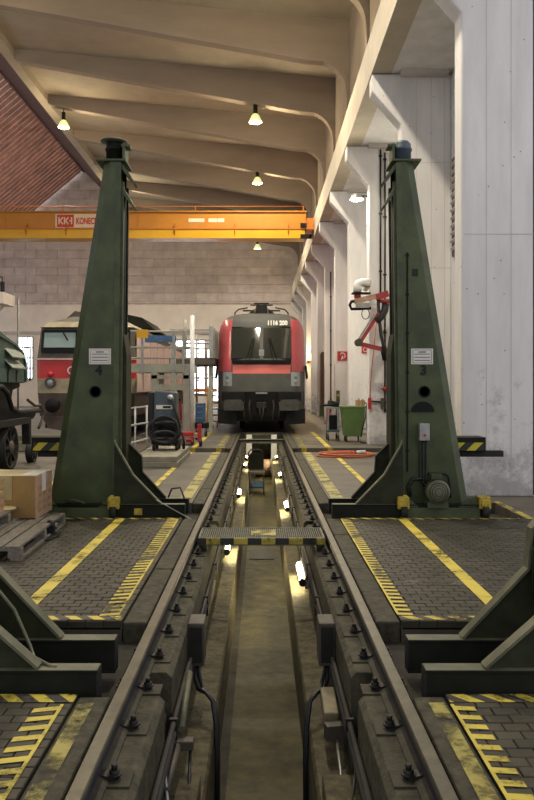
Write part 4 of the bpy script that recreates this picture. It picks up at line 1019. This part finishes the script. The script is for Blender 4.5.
pallet('wooden_pallet', -3.30, -2.30, 7.30, 9.25, 0, .035, 'grey weathered wooden pallet lying on the paving at the left')
pallet('wooden_pallet', -3.52, -2.74, 7.9, 9.0, .137, .03, 'smaller dark wooden pallet on top of the grey pallet', .14)
def carton(x0, x1, y0, y1, z0, z1, label, open_=False):
    t = thing('cardboard_box', ((x0+x1)/2,(y0+y1)/2,z0), label, 'box')
    t_ = .008
    MB().box(x0,x1,y0,y0+t_,z0,z1).box(x0,x1,y1-t_,y1,z0,z1).box(x0,x0+t_,y0,y1,z0,z1).box(x0,x1,y0,y1,z0,z0+t_).build('carton', 'card', t)
    MB().box(x1-t_,x1+.001,y0-.001,y1,z0,z1).build('printed_side', 'card2', t)
    pr = MB()
    for i in range(3):
        for j in range(4): pr.box(x1+.001,x1+.003,y0+.1+i*.2,y0+.22+i*.2,z0+.06+j*.085,z0+.10+j*.085)
    tag(pr.build('print', 'card', t), kind='stuff')
    lid = MB().add([(x0,y0,z1),(x1,y0,z1),(x1,y0+.2,z1+.012),(x0,y0+.2,z1+.012)],[(0,1,2,3)]).add([(x0,y1,z1),(x1,y1,z1),(x1,y1-.2,z1+.012),(x0,y1-.2,z1+.012)],[(3,2,1,0)]) 
    MB().box(x0,x1,y0,y1,z1-.004,z1+.004).build('lid', 'tape', t)
    return t
t = carton(-3.34,-2.56,8.82,9.5,.137,.62,'large brown cardboard box with white tape, beside the left green post')
MB().box(-2.558,-2.550,9.05,9.2,.42,.625).build('tape', 'paper', t); MB().box(-3.03,-2.83,8.812,8.819,.35,.625).build('tape', 'tape', t); MB().box(-3.25,-3.08,8.812,8.819,.30,.625).build('tape', 'tape', t)
MB().box(-2.74,-2.57,8.9,9.35,.62,.63).build('tape', 'paper', t)
carton(-3.25,-2.80,7.85,8.45,.28,.50,'lower cardboard box on the small pallet at the left edge')
t = thing('pallet_strap_roller', (-2.3,8.5,.0), 'small dark roller with a foot, lying beside the grey pallet edge', 'roller')
MB().cyl((-2.36,8.62,.11),(-2.27,8.59,.11), .05, 18).build('drum', 'rubber', t); MB().cyl((-2.275,8.592,.11),(-2.26,8.587,.11), .025, 12).build('hub', 'galv', t)
MB().prism([(-2.36,8.2),(-2.25,8.25),(-2.21,8.5),(-2.24,8.68),(-2.36,8.68)], 0, .015, 'XY').build('foot', 'iron', t)
MB().box(-2.36,-2.29,8.56,8.64,.015,.09).build('bracket', 'iron', t)
t = thing('cable_reel_disc', (-2.95,8.62,.277), 'pale yellow disc lying on the small pallet between the boxes', 'disc')
MB().lathe([(0,.0),(.13,.0),(.14,.008),(.13,.02),(.05,.024),(0,.024)], (-2.86,8.62,.277), 20).build('disc', 'tape', t)

# ================================================================= RIGHT SIDE THINGS
# wheelie bin
bx_, by_ = 2.69, 23.0
t = thing('wheeled_bin', (bx_,by_,0), 'green wheeled bin standing behind the white pillar', 'bin')
vs = []
for z, a, b in ((.16,.26,.24),(1.02,.34,.36)): vs += [(bx_-a,by_-b,z),(bx_+a,by_-b,z),(bx_+a,by_+b,z),(bx_-a,by_+b,z)]
MB().add(vs, [(0,3,2,1),(0,1,5,4),(1,2,6,5),(2,3,7,6),(3,0,4,7),(4,5,6,7)]).build('body', 'bin', t, bevel=.02)
MB().box(bx_-.37,bx_+.37,by_-.39,by_+.39,1.0,1.05).build('rim', 'bin', t, bevel=.01)
for x in (-.2,.2):
    for y in (-.18,.18): MB().cyl((bx_+x-.025,by_+y,.08),(bx_+x+.025,by_+y,.08), .08, 14).build('wheel', 'rubber', t); MB().box(bx_+x-.03,bx_+x+.03,by_+y-.02,by_+y+.02,.09,.18).build('fork', 'iron', t)
t = thing('brown_carton', (2.88,23.0,1.05), 'small brown carton standing on top of the green bin', 'box')
MB().box(2.78,3.04,22.85,23.1,1.05,1.22).build('carton', 'card2', t); MB().box(2.84,2.88,22.84,22.85,1.05,1.27).build('flap', 'card', t); MB().box(2.95,2.99,22.84,22.85,1.05,1.25).build('flap', 'card', t)
t = thing('hand_truck', (3.15,22.4,0), 'dark tubular hand truck leaning beside the green bin', 'hand truck')
for x in (3.0,3.24): MB().tube([(x-.16,22.35,.1),(x-.02,22.4,.7),(x+.04,22.42,1.12),(x-.02,22.45,1.16)], .018, 6).build('rail', 'iron', t)
for z, dx in ((.4,-.08),(.7,-.02),(1.0,.02)): MB().cyl((3.0+dx,22.38,z),(3.24+dx,22.38,z), .014, 6).build('crossbar', 'iron', t)
for x in (2.84,3.16): MB().cyl((x-.02,22.42,.1),(x+.02,22.42,.1), .1, 16).build('wheel', 'galv', t)
MB().box(2.86,3.12,22.15,22.36,.01,.03).build('toe_plate', 'iron', t); MB().box(3.0,3.1,22.36,22.38,.35,.95).build('back_panel', 'loco_flap', t)
t = thing('utility_cart', (2.20,23.6,0), 'grey utility cart with black gear on top, left of the green bin', 'cart')
for x in (2.0,2.30):
    for y in (23.3,23.9): MB().box(x-.02,x+.02,y-.02,y+.02,.15,1.0).build('post', 'galv', t); MB().cyl((x-.02,y,.09),(x+.02,y,.09), .09, 12).build('caster', 'rubber', t)
MB().box(1.97,2.33,23.25,23.95,.95,1.0).build('top_shelf', 'galv', t); MB().box(1.97,2.33,23.25,23.95,.26,.32).build('bottom_shelf', 'blue', t)
MB().box(2.03,2.28,23.4,23.8,.32,.75).build('drum', 'black', t)
MB().tube([(1.85,23.4,1.05),(2.1,23.4,1.06),(2.2,23.4,1.10),(2.32,23.4,1.08)], .035, 8).build('tool', 'black', t); MB().obox((2.18,23.6,1.09), (.26,.3,.16), (0,.2,.3)).build('gear', 'rubber', t)
t = thing('traffic_cone', (3.2,34.5,0), 'small red traffic cone standing far back against the pillars', 'cone')
MB().box(2.72,3.12,33.6,34.0,0,.04).build('base', 'red', t, bevel=.01); MB().lathe([(.16,.04),(.09,.35),(.04,.72),(.0,.73)], (2.92,33.8,0), 16).build('body', 'red', t)
# hose coil
t = thing('air_hose', (2.0,18.6,0), 'coiled red air hose lying on the floor right of the rail', 'hose')
pts = []
for i in range(120):
    a = i/120*2*math.pi*4; k_ = .62+.07*math.sin(a*.27+1)+.05*math.sin(i*.4)
    pts.append((1.98+k_*1.02*math.cos(a), 18.15+k_*.72*math.sin(a)+.1*math.sin(a*.13), .02+.016*(i//30)))
MB().tube(pts, .018, 6).build('coil', 'hose', t)
MB().tube([(1.3,18.2,.02),(1.6,17.95,.09),(2.0,17.9,.08),(2.35,18.2,.07)], .016, 6).build('loose_end', 'hose', t)
MB().cyl((2.2,18.1,.09),(2.42,18.15,.10), .045, 10).build('coupling', 'whitemetal', t); MB().cyl((2.08,18.08,.09),(2.2,18.1,.09), .04, 10).build('valve', 'red', t)
# fire hose sign on a pillar face
t = thing('fire_sign', (3.29,31.57,2.8), 'red fire hose sign with a white symbol on a white pillar', 'sign')
MB().box(3.08,3.50,31.57,31.60,2.62,3.06).build('plate', 'red', t)
sy = 31.565
q = MB(); q.tube([(3.29+.10*math.cos(a*math.pi/9), sy, 2.86+.11*math.sin(a*math.pi/9)) for a in range(-6,9)], .022, 6); q.bar((3.24,sy,2.70),(3.30,sy,2.86), .01, .04, (1,0,0)); q.build('symbol', 'whitemetal', t)
MB().box(3.08,3.5,31.567,31.572,2.62,2.645).box(3.08,3.5,31.567,31.572,3.035,3.06).build('border', 'whitemetal', t)
t = thing('hydrant_sign', (3.5,26.57,2.75), 'small red sign with a round white symbol beside the jointed arm', 'sign')
MB().box(3.42,3.67,26.56,26.59,2.75,3.0).build('plate', 'red', t)
MB().tube([(3.545+.07*math.cos(a*math.pi/8), 26.555, 2.875+.07*math.sin(a*math.pi/8)) for a in range(16)], .012, 5, True).build('symbol', 'whitemetal', t)
# jointed arm
AY = 20.6
def A(px, py, y=AY): return P(px, py, y)
t = thing('jointed_arm', A(372,320), 'red and black jointed extraction arm mounted on the white pillar', 'arm')
MB().tube([A(370,282.5),A(362,282.5),A(358.5,283.5),A(357.5,287),A(357.5,292)], .11, 12).build('motor_duct', 'duct', t)
MB().cyl(A(370,283.5),A(362.5,283.5), .085, 12).build('duct_sleeve', 'oldgrey', t)
MB().cyl(A(369,283.5),A(369,283.5)+Vector((.05,1.0,0)), .09, 12).build('wall_tube', 'duct', t)
MB().box(A(352,0).x,A(370,0).x,AY-.15,AY+.15,A(0,294).z,A(0,292.8).z).build('shelf', 'black', t)
MB().cyl(A(357.5,294),A(357.5,298), .09, 12).build('swivel', 'armred', t)
MB().bar(A(354.5,301.5),A(384,294.5), .14, .13).build('upper_arm', 'card2', t); MB().bar(A(376,297.5),A(388,293.5), .18, .16).build('upper_arm_cover', 'armred', t)
MB().tube([A(357,301),A(351.5,301.5),A(349.8,305),A(351.5,309),A(360,308.8),A(371,308)], .04, 8).build('cable_loop', 'black', t)
MB().box(A(356,0).x,A(369,0).x,AY-.08,AY+.08,A(0,308).z,A(0,303).z).build('bracket', 'galv', t)
MB().tube([A(365.3,309.5)+Vector((.10*math.cos(a*math.pi/8),-.05,-.12+.14*math.sin(a*math.pi/8))) for a in range(16)], .012, 6, True).build('cable_ring', 'black', t)
MB().lathe([(0,.06),(.15,.05),(.17,0),(.1,-.05),(0,-.06)], A(385.5,301.5), 16).build('joint_disc', 'armred', t)
MB().tube([A(385.5,304),A(385,310),A(381.5,316.5),A(376,321)], .10, 12).build('flexible_hose', 'rubber', t)
MB().bar(A(379,313),A(360.5,342), .10, .09).build('forearm', 'armred', t); MB().bar(A(374.5,314),A(357,342), .05, .05).build('forearm_spring', 'galv', t)
MB().cyl(A(358.5,342.5)-Vector((.0,.12,0)),A(358.5,342.5)+Vector((0,.12,0)), .1, 14).build('elbow_joint', 'oldgrey', t)
MB().bar(A(360,344),A(385,350), .12, .11).build('lower_arm', 'armred', t); MB().bar(A(360,342.5),A(383,348), .05, .05).build('lower_arm_spring', 'galv', t)
MB().tube([A(378,296),A(379,315),A(381,335),A(385,352),A(388.5,364)], .045, 8).build('black_hose', 'rubber', t); MB().cyl(A(383,346),A(386,360), .09, 12).build('nozzle', 'black', t)
t = thing('orange_strap', (2.9,21.3,1.5), 'thin orange air line hanging on the pillar below the jointed arm', 'hose')
MB().tube([(3.18,21.5,3.4),(3.1,21.52,2.6),(3.02,21.52,1.75),(3.0,21.54,1.3)], .014, 6).build('line', 'hose', t); MB().box(2.95,3.04,21.5,21.58,1.0,1.3).build('reel_box', 'red', t)
# pipes and fittings on the pillars
def pipe(x, y, z0, z1, label, valves=()):
    t = thing('conduit_pipe', (x,y,z0), label, 'pipe', None)
    MB().cyl((x,y,z0),(x,y,z1), .025, 8).build('pipe', 'iron', t)
    z = z0+.6
    while z < z1: MB().box(x-.045,x+.045,y-.02,y+.05,z,z+.04).build('clip', 'iron', t); z += 1.6
    for z in valves: MB().cyl((x,y-.02,z-.06),(x,y-.02,z+.06), .06, 10).build('valve', 'red', t); MB().bar((x-.12,y-.06,z),(x+.1,y-.06,z), .03, .03).build('lever', 'iron', t)
pipe(3.42,21.55,.9,8.1,'dark vertical pipe on the white pillar behind post 3',(1.55,))
pipe(3.30,21.57,4.2,8.2,'thin vertical pipe on the pillar left of the darker pipe')
pipe(3.25,36.55,.4,7.0,'thin grey pipe on a distant white pillar')
t = thing('shutoff_bracket', (3.2,21.55,1.2), 'dark wall bracket and short pipe on the pillar above the hand truck', 'bracket')
MB().bar((3.0,21.55,1.22),(3.45,21.55,1.18), .04, .04).build('bar', 'iron', t); MB().box(3.3,3.4,21.48,21.58,1.0,1.3).build('block', 'oldgrey', t)
t = thing('switch_box', (3.12,31.5,1.2), 'small dark and yellow switch box low on a white pillar', 'box')
MB().box(3.03,3.17,31.5,31.58,1.0,1.45).build('box', 'green2', t, bevel=.01); MB().box(3.05,3.15,31.49,31.5,1.2,1.3).build('switch', 'yellow', t)
t = thing('leaning_board', (3.28,41.5,0), 'tall brown board with rounded top leaning on a distant pillar', 'board')
MB().prism([(3.14,.6),(3.40,.6),(3.40,3.3),(3.36,3.42),(3.28,3.46),(3.20,3.42),(3.14,3.3)], 41.5, 41.56).build('board', 'brownbox', t); MB().box(3.1,3.5,41.42,41.58,0,.6).build('stand', 'green2', t)
t = thing('warning_beacon', (3.1,51.4,3.3), 'small glowing orange warning beacon on a far pillar beside the locomotive', 'beacon')
MB().box(3.0,3.3,51.45,51.58,3.2,3.3).build('bracket', 'iron', t); MB().lathe([(.16,3.3-3.3),(.18,.1),(.15,.4),(.06,.5),(0,.5)], (3.16,51.36,3.3), 14).build('lens', 'beacon', t)
ld = bpy.data.lights.new('beacon_light', 'POINT'); ld.energy = 120; ld.color = (1,.7,.35); ld.shadow_soft_size = .15
lo = bpy.data.objects.new('beacon_light', ld); COL.objects.link(lo); lo.parent = t; lo.location = (-.1,-.35,.3)

# ================================================================= PIT THINGS
t = thing('rolling_chair', (-.12,21.6,-1.35), 'dark rolling mechanic seat with backrest on the pit floor', 'chair')
for x in (-.34,.06):
    for y in (21.45,21.95): MB().bar((x,y,-1.25),(x,y,-.78), .03, .03).build('leg', 'iron', t); MB().cyl((x-.02,y,-1.30),(x+.02,y,-1.30), .05, 12).build('caster', 'rubber', t)
MB().box(-.38,.10,21.4,22.0,-.80,-.72).build('cushion', 'oldgrey', t, bevel=.02)
MB().prism([(-.36,-.72),(.04,-.72),(.05,-.35),(-.02,-.26),(-.30,-.26),(-.37,-.35)], 21.92, 21.98).build('backrest', 'dkgreen', t)
MB().tube([(-.36,21.95,-.7),(-.37,21.95,-.25),(-.30,21.95,-.16),(-.02,21.95,-.16),(.05,21.95,-.25),(.04,21.95,-.7)], .02, 8).build('back_frame', 'iron', t)
MB().box(-.36,.08,21.42,21.98,-1.18,-1.15).build('shelf', 'iron', t)
t = thing('blue_toolbox', (-.14,21.5,-1.15), 'blue toolbox on the lower shelf of the rolling pit seat', 'toolbox')
MB().box(-.26,.07,21.44,21.75,-1.15,-1.03).build('box', 'blue2', t, bevel=.01); MB().tube([(-.2,21.55,-1.03),(-.18,21.55,-.96),(-.02,21.55,-.96),(0,21.55,-1.03)], .012, 6).build('handle', 'galv', t)
t = thing('jacking_drum', (.1,25.5,-1.35), 'round dark brown drum on the pit floor under the locomotive', 'drum')
MB().cyl((-.18,25.6,-1.06),(.30,25.6,-1.06), .28, 24).build('drum', 'brownbox', t)
for x in (-.19,.29): MB().cyl((x,25.6,-1.06),(x+.02,25.6,-1.06), .3, 24).build('end_plate', 'oldgrey', t)
for sg, side in ((-1,'left'),(1,'right')):
    t = thing('pit_conduits', (sg*.54,3,-.6), 'bundle of conduit pipes along the %s wall of the pit' % side, 'pipes')
    for z, r_ in ((-.44,.018),(-.50,.022),(-.57,.014)):
        MB().cyl((sg*.545,1.5,z),(sg*.545,27,z), r_, 8).build('pipe', 'oldgrey' if r_ > .016 else 'rubber', t)
    y = 3.4
    while y < 26: MB().box(*sorted((sg*.52,sg*.57)), y, y+.03, -.6, -.41).build('clip', 'iron', t); y += 1.4
    t = thing('junction_box', (sg*.5,6.1,-.45), 'grey metal box on the %s pit wall between the nearest jacks' % side, 'box')
    MB().box(*sorted((sg*.565,sg*.44)), 5.95, 6.2, -.50, -.17).build('case', 'galv' if 0 else 'oldgrey', t, bevel=.01)
    MB().box(*sorted((sg*.55,sg*.455)), 5.942, 5.95, -.47, -.2).build('cover', 'iron', t)
    t = thing('pit_cable', (sg*.45,5.0,-.9), 'thick black cable looping down the %s pit wall below the grey box' % side, 'cable')
    for d in (0,.035):
        MB().tube([(sg*.50,6.0,-.50),(sg*(.505-d),5.93,-.58),(sg*(.475-d),5.84,-.63),(sg*(.41-d*.6),5.75,-.62-d*.5),(sg*(.358-d*.4),5.69,-.66-d*.5),(sg*(.332-d*.3),5.62,-.80),(sg*(.322-d*.3),5.58,-1.05),(sg*(.322-d*.3),5.55,-1.34)], .016, 8).build('strand', 'rubber', t)
t = thing('socket_box', (.50,5.3,-.66), 'pale yellowed connection box with cables on the right pit wall', 'box')
MB().obox((.475,5.45,-.60), (.10,.36,.11), (.12,.0,0)).build('case', 'cream2', t, bevel=.012); MB().obox((.50,5.20,-.66), (.15,.08,.10), (0,0,.2)).build('end_block', 'oldgrey', t)
MB().tube([(.50,5.2,-.70),(.49,4.8,-.74),(.46,4.4,-.86),(.42,4.1,-1.0),(.40,3.9,-1.1)], .010, 6).build('cable', 'galv', t); MB().tube([(.56,4.5,-.5),(.50,4.35,-.7),(.44,4.1,-.85),(.40,3.9,-1.0)], .010, 6).build('cable', 'oldgrey', t)
t = thing('cable_clamp', (-.50,4.9,-.60), 'rusty cable clamp block with hanging cables on the left pit wall', 'clamp')
MB().box(-.57,-.42,4.78,4.86,-.60,-.54).build('block', 'oldgrey', t, bevel=.008); MB().cyl((-.50,4.86,-.50),(-.52,5.6,-.42), .024, 10).build('sleeve', 'edge', t); MB().cyl((-.53,4.3,-.60),(-.515,4.8,-.57), .024, 10).build('pipe', 'oldgrey', t)
MB().tube([(-.44,4.8,-.6),(-.43,4.6,-.75),(-.40,4.3,-.95),(-.385,4.1,-1.1),(-.38,3.9,-1.2)], .010, 6).build('cable', 'rubber', t); MB().tube([(-.60,4.5,-.45),(-.55,4.4,-.52),(-.50,4.2,-.68),(-.45,4.0,-.82)], .012, 6).build('cable', 'galv', t)
